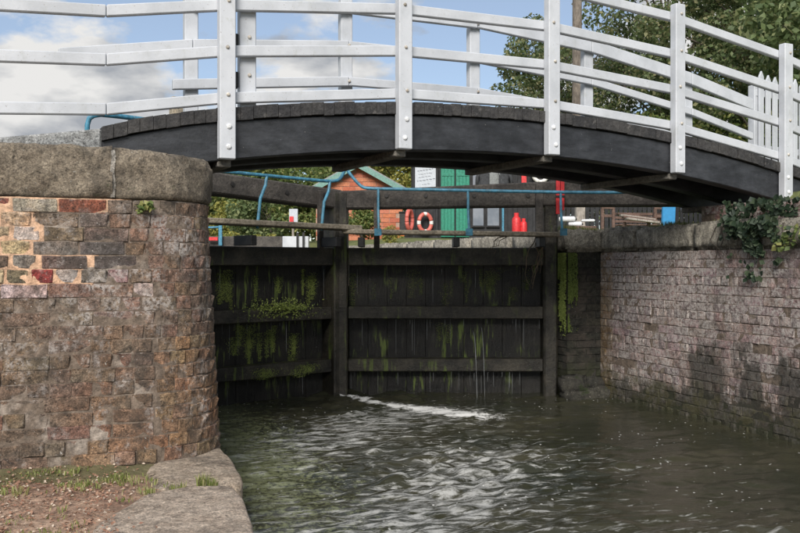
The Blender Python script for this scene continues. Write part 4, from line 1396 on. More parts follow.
# ------------------------------------------------------------------ footbridge
fb = thing('footbridge', bp(1.75, 0.6, 2.0), 'arched black timber footbridge with white railings spanning the lock tail', 'footbridge')
W_B = 1.18
def beam(n0, n1, name='beam'):
    ts = np.linspace(-0.60, 4.45, 60)
    vs, fs = [], []
    for t in ts:
        zt = dk(t) - 0.06 - 0.088
        zb = bz(t) - 0.385
        for n, z in ((n0, zb), (n1, zb), (n1, zt), (n0, zt)): vs.append(bp(t, n, z))
    for i in range(len(ts) - 1):
        for k in range(4):
            k2 = (k + 1) % 4
            fs.append((i * 4 + k, i * 4 + k2, i * 4 + 4 + k2, i * 4 + 4 + k))
    L = (len(ts) - 1) * 4
    fs += [(3, 2, 1, 0), (L, L + 1, L + 2, L + 3)]
    return MB().add(vs, fs).build(name, 'bridge_black', fb, bevel=0.006)
beam(0.012, 0.13); beam(W_B - 0.13, W_B - 0.012); beam(0.52, 0.64)
# thin kerb strip in the shadow line under the deck
random.seed(31)
t = -0.60
while t < 4.40:
    wd = random.uniform(0.066, 0.084)
    dt = wd / BP
    tm = t + dt / 2
    z1 = dk(tm) - 0.062 + random.uniform(-0.005, 0.004)
    z0 = z1 - 0.082
    sl = (-0.104 * (tm - 1.75) - (0.2 * tm if tm < 0 else 0)) / BP
    n0 = -0.014 + random.uniform(-0.004, 0.004)
    h = wd / 2 - 0.0012
    a, b = tm - h / BP, tm + h / BP
    dz = sl * h
    m = MB().add([bp(a, n0, z0 - dz), bp(b, n0, z0 + dz), bp(b, W_B + 0.014, z0 + dz), bp(a, W_B + 0.014, z0 - dz), bp(a, n0, z1 - dz), bp(b, n0, z1 + dz), bp(b, W_B + 0.014, z1 + dz), bp(a, W_B + 0.014, z1 - dz)],
                 [(3, 2, 1, 0), (4, 5, 6, 7), (0, 1, 5, 4), (1, 2, 6, 5), (2, 3, 7, 6), (3, 0, 4, 7)])
    m.build('plank', 'deck', fb, bevel=0.002)
    t += dt
# joists across the underside at each post
for tj in (0, 1, 2, 3, 4):
    z = bz(tj) - 0.385
    m = MB().box(bp(tj, W_B / 2, z - 0.018), (0.085, W_B - 0.04, 0.05), BA)
    m.build('joist', 'brace', fb, bevel=0.006)
RAILZ = (0.0, 0.290, 0.575, 0.868)
POST_TOP = 0.955
bolt_me = None
def bolt_at(p, parent, mat, r=0.014):
    global bolt_me
    key = 'b' + mat
    if key not in M_bolt:
        m = MB(); m.tube([(0, 0, 0), (0, -0.006, 0), (0, -0.012, 0)], [r, r, r * 0.55], 8)
        M_bolt[key] = m.mesh('bolt'); M_bolt[key].materials.append(M[mat])
    o = link('bolt', M_bolt[key], None, parent)
    o.location = p; o.rotation_euler = (0, 0, BA)
    return o
M_bolt = {}
def rpost(t, n0, n1, wid=0.100, top=POST_TOP, bottom=-0.385, bolts=True, side=-1):
    z = bz(t)
    c = bp(t, (n0 + n1) / 2, z + (top + bottom) / 2)
    p = MB().box(c, (wid, n1 - n0, top - bottom), BA).build('railing_post', 'white', fb, bevel=0.006)
    if bolts:
        for dz in RAILZ: bolt_at(bp(t + random.uniform(-0.01, 0.01), n0, z + dz + 0.008), p, 'bolt', 0.012)
        for dz in (-0.185, -0.31): bolt_at(bp(t + random.uniform(-0.01, 0.01), n0, z + dz), p, 'bolt_white', 0.017)
    return p
def rail(t0, t1, n0, n1, dz, hgt=0.072, name='rail'):
    a, b = bp(t0, n0, bz(t0) + dz), bp(t1, n0, bz(t1) + dz)
    d = Vector((0, 0, hgt / 2)); nn = BN * (n1 - n0)
    m = MB().add([a - d, b - d, b - d + nn, a - d + nn, a + d, b + d, b + d + nn, a + d + nn], [(3, 2, 1, 0), (4, 5, 6, 7), (0, 1, 5, 4), (1, 2, 6, 5), (2, 3, 7, 6), (3, 0, 4, 7)])
    return m.build(name, 'white', fb, bevel=0.006)
random.seed(41)
# near side: posts stand outside, rails on their inner face
for tp_ in (-2, 0, 1, 2, 3, 4, 5):
    if tp_ == -2: rpost(tp_, -0.066, 0.004, bottom=-0.3)
    else: rpost(tp_, -0.066, 0.004)
def near_z(t): return bz(t)
g = 0.0015
for dz in RAILZ:
    hgt = 0.069
    for a, b in ((0, 1), (1, 2), (2, 3), (3, 4), (4, 5)):
        rail(a + g, b - g, 0.005, 0.05, dz, hgt)
    rail(-0.575, -g, 0.005, 0.05, dz, hgt)
    # the approach rails run on more levelly
    t0, t1 = -2.2, -0.578
    z0 = bz(-0.578) + dz - 0.125; z1 = bz(-0.578) + dz
    a, b = bp(t0, 0.005, z0), bp(t1, 0.005, z1)
    d = Vector((0, 0, hgt / 2)); nn = BN * 0.045
    MB().add([a - d, b - d, b - d + nn, a - d + nn, a + d, b + d, b + d + nn, a + d + nn], [(3, 2, 1, 0), (4, 5, 6, 7), (0, 1, 5, 4), (1, 2, 6, 5), (2, 3, 7, 6), (3, 0, 4, 7)]).build('rail', 'white', fb, bevel=0.006)
# inner gate stile just right of the first post, with black hinge irons
st_ = MB().box(bp(0.135, 0.09, bz(0.13) + 0.42), (0.105, 0.07, 0.98), BA).build('gate_stile', 'white', fb, bevel=0.006)
for dz in (0.12, 0.36, 0.64):
    MB().box(bp(0.075, 0.085, bz(0.07) + dz), (0.03, 0.03, 0.10), BA).build('hinge', 'iron', st_, bevel=0.004)
    bolt_at(bp(0.14, 0.053, bz(0.14) + dz + 0.02), st_, 'bolt', 0.011)
MB().tube([bp(0.06, 0.085, bz(0.06) - 0.02), bp(0.06, 0.085, bz(0.06) + 0.8)], 0.012, 8).build('hinge', 'iron', st_)
# far side: mirrored
for tp_ in (0.06, 1.08, 2.06, 3.06, 4.06):
    rpost(tp_, W_B - 0.004, W_B + 0.066, bolts=False)
    z = bz(tp_)
fr = [(1.08, 2.06), (2.06, 3.06), (3.06, 4.06), (4.06, 4.74)]
for i, dz in enumerate(RAILZ):
    for a, b in fr: rail(a + g, b - g, W_B - 0.05, W_B - 0.005, dz + (0.028 if i == 3 and a > 2 else 0), 0.115 if i == 3 and a > 2 else 0.07)
    if i > 1: rail(0.06 + g, 1.08 - g, W_B - 0.05, W_B - 0.005, dz, 0.076)
    if i == 1: rail(-0.06, 1.08 - g, W_B - 0.05, W_B - 0.005, dz, 0.076)
    if i == 0: rail(0.06, 1.08 - g, W_B - 0.05, W_B - 0.005, dz, 0.076)
    if i == 2: rail(-0.70, 0.06 - g, W_B - 0.05, W_B - 0.005, dz, 0.076)
# bolts seen on the far rails
for tp_ in (1.08, 2.06):
    for dz in RAILZ: bolt_at(bp(tp_, W_B - 0.052, bz(tp_) + dz), fb, 'bolt', 0.011)

# ivy under the right end of the bridge
iv = thing('ivy', at(752, 235, 7.5), 'dark green ivy hanging over the wall under the right end of the footbridge', 'ivy')
P, N = [], []
random.seed(77)
while len(P) < 1050:
    y = random.uniform(4.9, 6.10); z = random.uniform(1.22, 1.88)
    mid = 5.72
    low = 1.41 + 0.36 * abs(y - mid) / 0.7 + 0.10 * fbm((y * 4, 0, 1), 1, 3)
    if y < 5.5: low = max(low, 1.50 + 0.04 * fbm((y * 6, 0, 3), 1, 3)); 
    top = 1.86 if y > 5.45 else 1.72
    if y < 5.45 and (random.random() < 0.85 or z > 1.62): continue
    if y > 5.98 and random.random() < 0.7: continue
    if (z < low and random.random() > 0.05) or z > top - 0.08 * max(0, fbm((y * 7, 1, 1), 1, 2)): continue
    if fbm((y * 6, z * 6, 4), 1, 3) < -0.05: continue
    bulge = 0.04 + 0.13 * smooth(1.4, 1.75, z) * random.random()
    x = RX - bulge if z < 1.72 else RX + 0.14 - random.random() * 0.25
    P.append((x, y, z)); N.append((-1, -0.2, 0.15))
link('leaves', leaf_cloud('leaves', np.array(P), np.array(N), 0.05, 0.85, 0.55), 'ivy_leaf', iv)
vm = MB()
for i in range(16):
    y = random.uniform(5.2, 6.3)
    p = [Vector((RX + 0.05, y, 1.70)), Vector((RX - 0.035, y - 0.03, 1.66)), Vector((RX - 0.035, y + random.gauss(0, .06), 1.55)), Vector((RX - 0.02, y + random.gauss(0, .09), 1.38))]
    vm.tube(p, [0.006, 0.005, 0.004, 0.002], 4)
vm.build('stem', 'bark', iv)
random.seed(78)
P = []
while len(P) < 80:
    y = random.uniform(4.8, 5.5); z = random.uniform(1.45, 1.64)
    if fbm((y * 5, z * 5, 9), 1, 3) < 0.0: continue
    P.append((RX - 0.03 - 0.08 * random.random(), y, z))
sp2 = thing('wall_plant', (RX, 5.2, 1.5), 'mid green leafy weed on the coping at the right edge beside the ivy', 'plant')
link('leaves', leaf_cloud('leaves', np.array(P), np.tile([-1, -0.5, 0.5], (len(P), 1)), 0.045, 0.7), 'leaf_mid', sp2)

# turf edge along the right coping
sp = []
random.seed(9)
for i in range(240):
    y = random.uniform(6.2, 8.6); x = (5.085 if y < 8.0 else 4.75) + 0.10 + abs(random.gauss(0.1, 0.15))
    sp.append((x, y, 1.70, 0.06, 0.35 + 0.75 * max(0, fbm((x, y, 4), 2.6, 3) + 0.3)))
grass('grass_edge', 'dry yellowish turf along the top of the right hand coping', sp, 22, 0.085)

# ------------------------------------------------------------------ background beyond the gates
def box_thing(name, label, cat, mat, c, size, rz=-TH, bevel=0.01, group=None):
    return tag(MB().box(c, size, rz).build(name, mat, None, bevel=bevel), label, cat, group)
RZC = -TH                               # things that face the camera

def local_frame(o, rz):
    cr, sr = math.cos(rz), math.sin(rz)
    def q(x, y, z): return Vector((o.x + x * cr - y * sr, o.y + x * sr + y * cr, o.z + z))
    return q

# brick hut with a gable
dep = 30.0
hb = at(358, 264, dep); gz = terrain_h(hb.x, hb.y); hb.z = gz
HUT = thing('brick_hut', hb, 'orange brick hut with a gable roof and pale green bargeboards', 'hut')
q = local_frame(hb, RZC)
sc_ = dep / F
hw = 1.40; ze = EYE + (264 - 189) * sc_ - gz; za = EYE + (264 - 165.5) * sc_ - gz
D_ = 4.0
m = MB()
m.add([q(-hw, 0.02, 0), q(hw, 0.02, 0), q(hw, 0.02, ze), q(0, 0.02, za), q(-hw, 0.02, ze), q(-hw, D_, 0), q(hw, D_, 0), q(hw, D_, ze), q(0, D_, za), q(-hw, D_, ze)],
      [(0, 1, 2, 3, 4), (9, 8, 7, 6, 5), (0, 4, 9, 5), (1, 6, 7, 2)])
m.build('wall', 'hut_mortar', HUT)
hbm = brick_meshes(0.43, 0.135, 0.05, 3, 0.003)
for me in hbm: me.materials.append(M['hut_brick'])
random.seed(55)
r_ = 0
zc = 0.075
while zc < za - 0.1:
    x = -hw + (0.22 if r_ % 2 else 0.0)
    while x < hw:
        lim = hw if zc < ze else hw * (za - zc) / (za - ze)
        if abs(x + 0.0) < lim - 0.12:
            o = bpy.data.objects.new('brick', random.choice(hbm)); C.objects.link(o)
            o.parent = HUT; o.matrix_parent_inverse = Matrix.Translation(-HUT.location)
            o.location = q(x, 0.0, zc); o.rotation_euler = (0, 0, RZC)
            o.color = (*jit(random.choice([(0.47, 0.155, 0.085), (0.52, 0.19, 0.11), (0.43, 0.13, 0.075)]), 0.1), 1)
        x += 0.445
    zc += 0.15; r_ += 1
for sgn in (-1, 1):
    ov = 0.28
    e = Vector((sgn * (hw + ov), 0, ze - ov * (za - ze) / hw)); a = Vector((0, 0, za))
    th_ = 0.09
    m = MB()
    m.add([q(e.x, -0.25, e.z + 0.05), q(0, -0.25, za + 0.05), q(0, D_ + 0.2, za + 0.05), q(e.x, D_ + 0.2, e.z + 0.05), q(e.x, -0.25, e.z + 0.05 + th_), q(0, -0.25, za + 0.05 + th_), q(0, D_ + 0.2, za + 0.05 + th_), q(e.x, D_ + 0.2, e.z + 0.05 + th_)],
          [(3, 2, 1, 0), (4, 5, 6, 7), (0, 1, 5, 4), (1, 2, 6, 5), (2, 3, 7, 6), (3, 0, 4, 7)])
    m.build('roof_slope', 'roof', HUT)
    m = MB()
    m.add([q(e.x, -0.30, e.z - 0.10), q(0, -0.30, za - 0.10), q(0, -0.26, za - 0.10), q(e.x, -0.26, e.z - 0.10), q(e.x, -0.30, e.z + 0.10), q(0, -0.30, za + 0.10), q(0, -0.26, za + 0.10), q(e.x, -0.26, e.z + 0.10)],
          [(3, 2, 1, 0), (4, 5, 6, 7), (0, 1, 5, 4), (1, 2, 6, 5), (2, 3, 7, 6), (3, 0, 4, 7)])
    m.build('bargeboard', 'green_trim', HUT)

# black boarded shop with green doors
dep = 27.0
s_ = dep / F
sb = at(488, 264, dep); gz = terrain_h(sb.x, sb.y); sb.z = gz
SHOP = thing('lockside_shop', sb, 'black boarded shop with green double doors and grey windows behind the gates', 'shop')
q = local_frame(sb, RZC)
def sx(px): return (px - 488) * s_
def sz(py): return EYE + (264 - py) * s_ - gz
TOPZ = sz(150)
m = MB()
m.add([q(sx(413), 0.10, 0), q(sx(562), 0.10, 0), q(sx(562), 0.10, TOPZ), q(sx(413), 0.10, TOPZ), q(sx(413), 4, 0), q(sx(562), 4, 0), q(sx(562), 4, TOPZ), q(sx(413), 4, TOPZ)],
      [(0, 1, 2, 3), (7, 6, 5, 4), (0, 3, 7, 4), (1, 5, 6, 2)])
m.build('wall', 'black_wood', SHOP)
m = MB()
m.add([q(sx(408), -0.25, TOPZ), q(sx(567), -0.25, TOPZ), q(sx(567), 4.2, TOPZ), q(sx(408), 4.2, TOPZ), q(sx(413), 1.5, TOPZ + 0.6), q(sx(562), 1.5, TOPZ + 0.6)], [(0, 1, 5, 4), (1, 2, 5), (2, 3, 4, 5), (3, 0, 4), (3, 2, 1, 0)])
m.build('roof', 'roof', SHOP)
xb = sx(413)
while xb < sx(562):                      # boarding
    if not (sx(440) < xb + 0.07 < sx(470) or sx(471) < xb + 0.07 < sx(501)):
        MB().add(*plate(lambda u, v, z: q(u, v, z), xb + 0.006, xb + 0.144, 0.07, 0.10, 0, TOPZ)).build('board', 'black_wood', SHOP)
    xb += 0.15
for a, b in ((441, 454.5), (456, 469.5)):     # doors of vertical boards
    dr = MB().add(*plate(lambda u, v, z: q(u, v, z), sx(a), sx(b), 0.03, 0.08, 0.05, sz(163))).build('door', 'green_door', SHOP)
    nb = 4
    for i in range(nb):
        u0 = sx(a) + (sx(b) - sx(a)) * i / nb; u1 = sx(a) + (sx(b) - sx(a)) * (i + 1) / nb
        MB().add(*plate(lambda u, v, z: q(u, v, z), u0 + 0.006, u1 - 0.006, 0.005, 0.03, 0.06, sz(164))).build('plank', 'green_door', dr, bevel=0.004)
    MB().add(*plate(lambda u, v, z: q(u, v, z), sx(a) + 0.03, sx(b) - 0.03, -0.012, 0.004, sz(176), sz(173))).build('ledge', 'green_door', dr)
for a, b in ((472, 484.5), (486.5, 500)):
    wdn = MB().add(*plate(lambda u, v, z: q(u, v, z), sx(a), sx(b), 0.02, 0.07, 0.35, sz(165))).build('window', 'black_wood', SHOP)
    MB().add(*plate(lambda u, v, z: q(u, v, z), sx(a) + 0.03, sx(b) - 0.03, 0.006, 0.018, 0.40, sz(166))).build('pane', 'glass', wdn)
MB().add(*plate(lambda u, v, z: q(u, v, z), sx(502), sx(504), 0.0, 0.05, 0.2, sz(200))).build('downpipe', 'blue', SHOP)

# white notice board beside the green doors
nb_ = thing('notice_board', q(sx(425), -0.10, 0), 'white notice board with faint dark lines of lettering beside green doors', 'sign')
MB().add(*plate(lambda u, v, z: q(u, v, z), sx(415), sx(436), -0.10, -0.06, sz(200), sz(166))).build('panel', 'signboard', nb_, bevel=0.004)
for px in (413.6, 436.6): MB().add(*plate(lambda u, v, z: q(u, v, z), sx(px) - 0.03, sx(px) + 0.03, -0.12, -0.05, 0.0, sz(164))).build('post', 'black_wood', nb_, bevel=0.004)
random.seed(3)
for i, (py, a, b, h_) in enumerate(((171.5, 417.5, 433, 0.022), (175, 418.5, 431, 0.014), (178.0, 418.5, 430, 0.014), (181.5, 417, 434, 0.022), (185, 422, 430, 0.016))):
    u = sx(a); k = 0
    while u < sx(b):
        wl_ = random.uniform(0.03, 0.10)
        zoff = (u - sx(a)) * 0.16
        MB().add(*plate(lambda u_, v, z: q(u_, v, z), u, u + wl_, -0.104, -0.101, sz(py) - h_ / 2 + zoff, sz(py) + h_ / 2 + zoff)).build('lettering', 'ink', nb_)
        u += wl_ + 0.022

# lifebuoys
def lifebuoy(c, R, r, rz, label, cols=('orange_ring', 'white_ring'), tiltx=0.0, group='lifebuoys'):
    root = thing('lifebuoy', c, label, 'lifebuoy', group)
    cr, sr = math.cos(rz), math.sin(rz)
    nseg = 8
    for k in range(nseg):
        a0, a1 = 2 * math.pi * (k + 0.02) / nseg + 0.4, 2 * math.pi * (k + 0.98) / nseg + 0.4
        if k % 2: a0 += 0.18; a1 -= 0.18
        else: a0 -= 0.18; a1 += 0.18
        pts = []
        for a in np.linspace(a0, a1, 7):
            x, z = R * math.cos(a), R * math.sin(a) * 1.3
            pts.append(Vector((c[0] + x * cr, c[1] + x * sr, c[2] + z)))
        m = MB(); m.tube(pts, r, 8)
        m.build('band' if k % 2 else 'float_ring', cols[k % 2], root, smooth=True)
    return root
lifebuoy(q(sx(425), -0.18, sz(223)), 0.20, 0.062, RZC + 0.35, 'red and white lifebuoy hanging face on beside the green doors')
lifebuoy(q(sx(409.5), -0.30, sz(220.5)), 0.22, 0.062, RZC + math.radians(68), 'red lifebuoy seen nearly edge on, left of the other one', cols=('orange_ring', 'orange_ring'))
lifebuoy(q(sx(539.5), -0.2, sz(172)), 0.24, 0.06, RZC, 'white lifebuoy on the black shop wall just under the bridge', cols=('white_ring', 'white_ring'))
lk = thing('locker', q(sx(406), -0.1, 0), 'dark green locker behind the edge on lifebuoy', 'locker')
MB().add(*plate(lambda u, v, z: q(u, v, z), sx(399.5), sx(412.5), -0.1, 0.3, 0.0, sz(213))).build('cabinet', 'gear', lk, bevel=0.01)
MB().add(*plate(lambda u, v, z: q(u, v, z), sx(400.5), sx(411.5), -0.125, -0.103, 0.08, sz(215))).build('door', 'gear', lk, bevel=0.006)
MB().add(*plate(lambda u, v, z: q(u, v, z), sx(398.7), sx(413.2), -0.14, 0.33, sz(213) + 0.004, sz(211.8))).build('lid', 'gear', lk, bevel=0.006)

# coats hanging outside the shop windows
def coat(px, label, mat):
    c = q(sx(px), -0.12, sz(184))
    m = MB()
    def ring(z, w_, d_):
        return [q(sx(px) + w_ * math.cos(a), -0.12 + d_ * math.sin(a), z) for a in np.linspace(0, 2 * math.pi, 12, endpoint=False)]
    rows = [(sz(170.5), 0.06, 0.05), (sz(171.5), 0.17, 0.07), (sz(174), 0.19, 0.09), (sz(180), 0.16, 0.08), (sz(186), 0.17, 0.08), (sz(190), 0.19, 0.09)]
    vs, fs = [], []
    for z, w_, d_ in rows: vs += ring(z, w_, d_)
    for i in range(len(rows) - 1):
        for k in range(12): fs.append((i * 12 + k, i * 12 + (k + 1) % 12, i * 12 + 12 + (k + 1) % 12, i * 12 + 12 + k))
    m.add(vs, fs)
    root = thing('coat', c, label, 'coat', 'coats hung outside the shop')
    m.build('body', mat, root, smooth=True)
    for s in (-1, 1):
        mm = MB(); mm.tube([q(sx(px) + s * 0.15, -0.13, sz(172)), q(sx(px) + s * 0.23, -0.14, sz(178)), q(sx(px) + s * 0.24, -0.15, sz(186))], [0.06, 0.055, 0.045], 8)
        mm.build('sleeve', mat, root, smooth=True)
coat(484.5, 'dark coat hung outside the left shop window pane', 'cloth')
coat(493.5, 'grey coat hung between two dark coats at the shop', 'cloth_grey')
coat(503, 'dark coat hung at the right edge of the shop windows', 'cloth')

# gas bottles
def gas_bottle(px, top, r, label):
    c = q(sx(px), -0.9, 0)
    zt = EYE + (264 - top) * (dep - 0.9) / F - gz
    root = thing('gas_bottle', c, label, 'gas bottle', 'red gas bottles')
    m = MB(); zs2 = [(0, r * .9), (0.04, r), (zt * 0.72, r), (zt * 0.80, r * 0.86), (zt * 0.86, r * 0.5), (zt * 0.87, r * 0.3)]
    m.tube([c + Vector((0, 0, z)) for z, _ in zs2], [w_ for _, w_ in zs2], 14); m.build('cylinder', 'red', root, smooth=True)
    m = MB(); m.tube([c + Vector((0, 0, zt * 0.85)), c + Vector((0, 0, zt))], [r * 0.55, r * 0.55], 12); m.build('collar', 'red', root)
gas_bottle(512.5, 213, 0.13, 'taller red gas bottle by the black strut of the right gate')
gas_bottle(519.5, 218.5, 0.10, 'shorter red gas bottle right of the taller one')
# red posts
rp = thing('red_strap', gpr(-0.12, 0.16, 2.1), 'pair of bright red boards fixed upright across the right balance beam', 'board')
for (u0, u1, v0, z0, z1) in ((-0.075, -0.034, 0.152, 1.86, 2.215), (-0.118, -0.080, 0.156, 1.90, 2.235)):
    MB().add(*plate(gpr, u0, u1, v0, v0 + 0.022, z0, z1)).build('board', 'red', rp, bevel=0.003)
MB().add(*plate(gpr, -0.125, -0.03, 0.180, 0.186, 2.03, 2.05)).build('clip', 'iron', rp)
tag(MB().add(*plate(lambda u, v, z: q(u, v, z), sx(521.5), sx(526.5), 0.0, 0.05, sz(184), sz(170))).build('red_sign', 'red', None, bevel=0.004), 'small red sign on the black shop wall under the bridge', 'sign')

# right bank: post, bench, planks, blue post, fence
def zat(py, d): return EYE + (264 - py) * d / F
d = 17.0
c = at(580, 264, d); gz2 = terrain_h(c.x, c.y)
pb = Vector((c.x, c.y, gz2))
po = thing('mooring_post', pb, 'square grey wooden post standing behind the right coping', 'post')
MB().box((c.x, c.y, (gz2 + zat(205, d)) / 2), (0.17, 0.17, zat(205, d) - gz2), RZC).build('shaft', 'post_wood', po, bevel=0.012)
MB().box((c.x, c.y, zat(205, d) + 0.022), (0.19, 0.19, 0.04), RZC).build('cap', 'post_wood', po, bevel=0.014)
# bench seen from its end
d = 19.0
c = at(608, 264, d); g2 = terrain_h(c.x, c.y); c.z = g2
BE = thing('bench', c, 'brown timber bench seen end on behind the right coping', 'bench')
qb = local_frame(c, RZC + math.radians(8))
k = d / F
def bb_(name, x0, x1, y0, y1, z0, z1): return MB().add(*plate(lambda u, v, z: qb(u, v, z), x0, x1, y0, y1, z0, z1)).build(name, 'bench_wood', BE, bevel=0.006)
zt = zat(207, d) - g2
for xo in (-0.15, 1.02):
    bb_('leg', xo, xo + 0.06, -0.02, 0.04, 0, zt)
    bb_('leg', xo + 0.24, xo + 0.30, -0.02, 0.04, 0, zt - 0.04)
    bb_('arm', xo, xo + 0.30, -0.025, 0.045, zt - 0.045, zt + 0.0)
    bb_('end_rail', xo + 0.061, xo + 0.239, -0.01, 0.03, zt - 0.22, zt - 0.16)
for i, (zz, yy2) in enumerate(((zt - 0.14, 0.10), (zt - 0.22, 0.09), (zt - 0.30, 0.08))):
    bb_('back_slat', 0.15, 1.30, yy2, yy2 + 0.03, zz - 0.028, zz + 0.028)
for i in range(4): bb_('seat_slat', 0.15, 1.30, -0.30 + i * 0.09, -0.23 + i * 0.09, zt - 0.40, zt - 0.37)
# stacked old planks
d = 18.0
c = at(640, 264, d); g2 = terrain_h(c.x, c.y)
for i in range(4):
    a = at(618 + 3 * i, 213.5 + 1.6 * i, d - 0.1 * i); b = at(654 + 2 * i, 218.5 + 1.3 * i, d + 0.2 - 0.1 * i)
    m = MB(); dd = Vector((0, 0, 0.022)); nn = Vector((0.06, 0.17, 0))
    m.add([a - dd, b - dd, b - dd + nn, a - dd + nn, a + dd, b + dd, b + dd + nn, a + dd + nn], [(3, 2, 1, 0), (4, 5, 6, 7), (0, 1, 5, 4), (1, 2, 6, 5), (2, 3, 7, 6), (3, 0, 4, 7)])
    tag(m.build('loose_plank', 'post_wood' if i % 2 else 'bench_wood', None, bevel=0.006), ['topmost sloping plank of the pile right of the bench', 'second plank from the top of the pile right of the bench', 'third plank from the top of the pile right of the bench', 'lowest plank of the pile right of the bench'][i], 'plank', 'planks piled by the bench')
tr = thing('trestle', (c.x, c.y, g2), 'low timber trestle holding the loose planks by the bench', 'trestle')
for px in (626, 650):
    p0 = at(px, 222, d)
    for s in (-1, 1):
        m = MB(); m.tube([Vector((p0.x + s * 0.1, p0.y + 0.05, g2)), Vector((p0.x, p0.y + 0.05, p0.z))], 0.03, 6); m.build('leg', 'bench_wood', tr)
# blue painted post
d = 14.0
c = at(668, 264, d); g2 = terrain_h(c.x, c.y)
bl = thing('blue_post', (c.x, c.y, g2), 'bright blue leaning board post beside the bridge end', 'post')
ztp = zat(200, d)
m = MB(); m.add([(c.x - 0.10, c.y + 0.03, g2), (c.x + 0.09, c.y - 0.04, g2), (c.x + 0.11, c.y + 0.02, g2), (c.x - 0.08, c.y + 0.09, g2), (c.x - 0.07, c.y + 0.03, ztp), (c.x + 0.12, c.y - 0.04, ztp), (c.x + 0.14, c.y + 0.02, ztp), (c.x - 0.05, c.y + 0.09, ztp)],
                  [(3, 2, 1, 0), (4, 5, 6, 7), (0, 1, 5, 4), (1, 2, 6, 5), (2, 3, 7, 6), (3, 0, 4, 7)])
m.build('board', 'bin_blue', bl, bevel=0.008)
m = MB(); m.box((c.x + 0.03, c.y + 0.08, (g2 + ztp) / 2 - 0.1), (0.05, 0.05, ztp - g2 - 0.2), RZC); m.build('stake', 'black_wood', bl)
# white plastic boat fenders / containers
d = 16.5
for i, (px, py, w_, h_) in enumerate(((568, 219, 0.26, 0.10), (576, 224, 0.20, 0.09), (589, 220.5, 0.20, 0.05))):
    c = at(px, py, d); g2 = terrain_h(c.x, c.y)
    m = MB(); m.tube([Vector((c.x - w_ / 2, c.y + 0.1, c.z)), Vector((c.x - w_ * .42, c.y + 0.09, c.z)), Vector((c.x + w_ * .42, c.y - 0.03, c.z)), Vector((c.x + w_ / 2, c.y - 0.04, c.z))], [h_ * .3, h_ * .5, h_ * .5, h_ * .3], 10)
    root = thing('boat_fender', c, ['white plastic fender left of the grey wooden post', 'lower white plastic fender against the left of the grey wooden post', 'thin white plastic fender right of the grey wooden post'][i], 'fender', 'white fenders on a crate')
    m.build('float', 'plastic_white', root, smooth=True)
    m = MB(); m.tube([Vector((c.x + w_ / 2, c.y - 0.04, c.z)), Vector((c.x + w_ * .6, c.y - 0.045, c.z - 0.01))], 0.015, 6); m.build('eyelet', 'iron', root)
c = at(578, 264, d); g2 = terrain_h(c.x, c.y)
cr_ = thing('crate', (c.x, c.y, g2), 'low dark timber crate under the white fenders', 'crate')
ztc = zat(226, d)
for i in range(4): MB().box((c.x, c.y - 0.0, g2 + (ztc - g2) * (i + 0.5) / 4), (0.62, 0.26, (ztc - g2) / 4 - 0.012), RZC).build('slat', 'bench_wood', cr_, bevel=0.006)
# black paling fence
d = 24.0
FE = thing('paling_fence', at(640, 264, d), 'tall black paling fence across the right bank behind the bench', 'fence')
a, b = at(556, 264, d), at(770, 264, d + 1.0)
L = (b - a).length; dirn = (b - a).normalized(); rzf = math.atan2(dirn.y, dirn.x)
npal = int(L / 0.135)
for i in range(npal):
    p = a + dirn * (i + 0.5) * 0.135; g2 = terrain_h(p.x, p.y)
    ztp = 3.05 + random.uniform(-0.02, 0.02)
    MB().box((p.x, p.y, (g2 + ztp) / 2), (0.105, 0.022, ztp - g2), rzf).build('pale', 'black_wood', FE)
for zr in (2.2, 2.85):
    mid = (a + b) / 2
    MB().box((mid.x + 0.03 * math.sin(rzf), mid.y + 0.04, zr), (L, 0.04, 0.08), rzf).build('fence_rail', 'black_wood', FE)

# white picket gate at the far right end of the bridge
p0 = at(759, 264, 9.3); p1 = at(806, 264, 9.75)
PK = thing('picket_fence', (p0.x, p0.y, 2.2), 'white pointed picket fence at the right end of the bridge', 'fence')
dirn = (p1 - p0).normalized(); rzf = math.atan2(dirn.y, dirn.x)
zb, zt = 2.1, 3.32
for i in range(9):
    p = p0 + dirn * (0.03 + i * 0.118)
    hh = zt + (0.0 if i else 0.02) + random.uniform(-0.012, 0.012)
    w_, th_ = 0.036, 0.011
    cr, sr = math.cos(rzf), math.sin(rzf)
    def pk(x, y, z): return (p.x + x * cr - y * sr, p.y + x * sr + y * cr, z)
    poly = [pk(-w_, -th_, zb), pk(w_, -th_, zb), pk(w_, -th_, hh - 0.06), pk(0, -th_, hh), pk(-w_, -th_, hh - 0.06)]
    m = MB().prism(poly, pk(0, -th_, 0), pk(0, th_, 0)); m.build('picket', 'white', PK, bevel=0.003)
for zr in (2.55, 3.12):
    mid = p0 + dirn * 0.5
    MB().box((mid.x - 0.035 * math.sin(rzf), mid.y + 0.035 * math.cos(rzf), zr), (1.05, 0.035, 0.07), rzf).build('fence_rail', 'white', PK, bevel=0.004)
pe = p0 + dirn * 0.0
MB().box((pe.x - dirn.x * 0.02, pe.y + 0.06, 2.65), (0.08, 0.08, 1.1), rzf).build('post', 'white', PK, bevel=0.006)

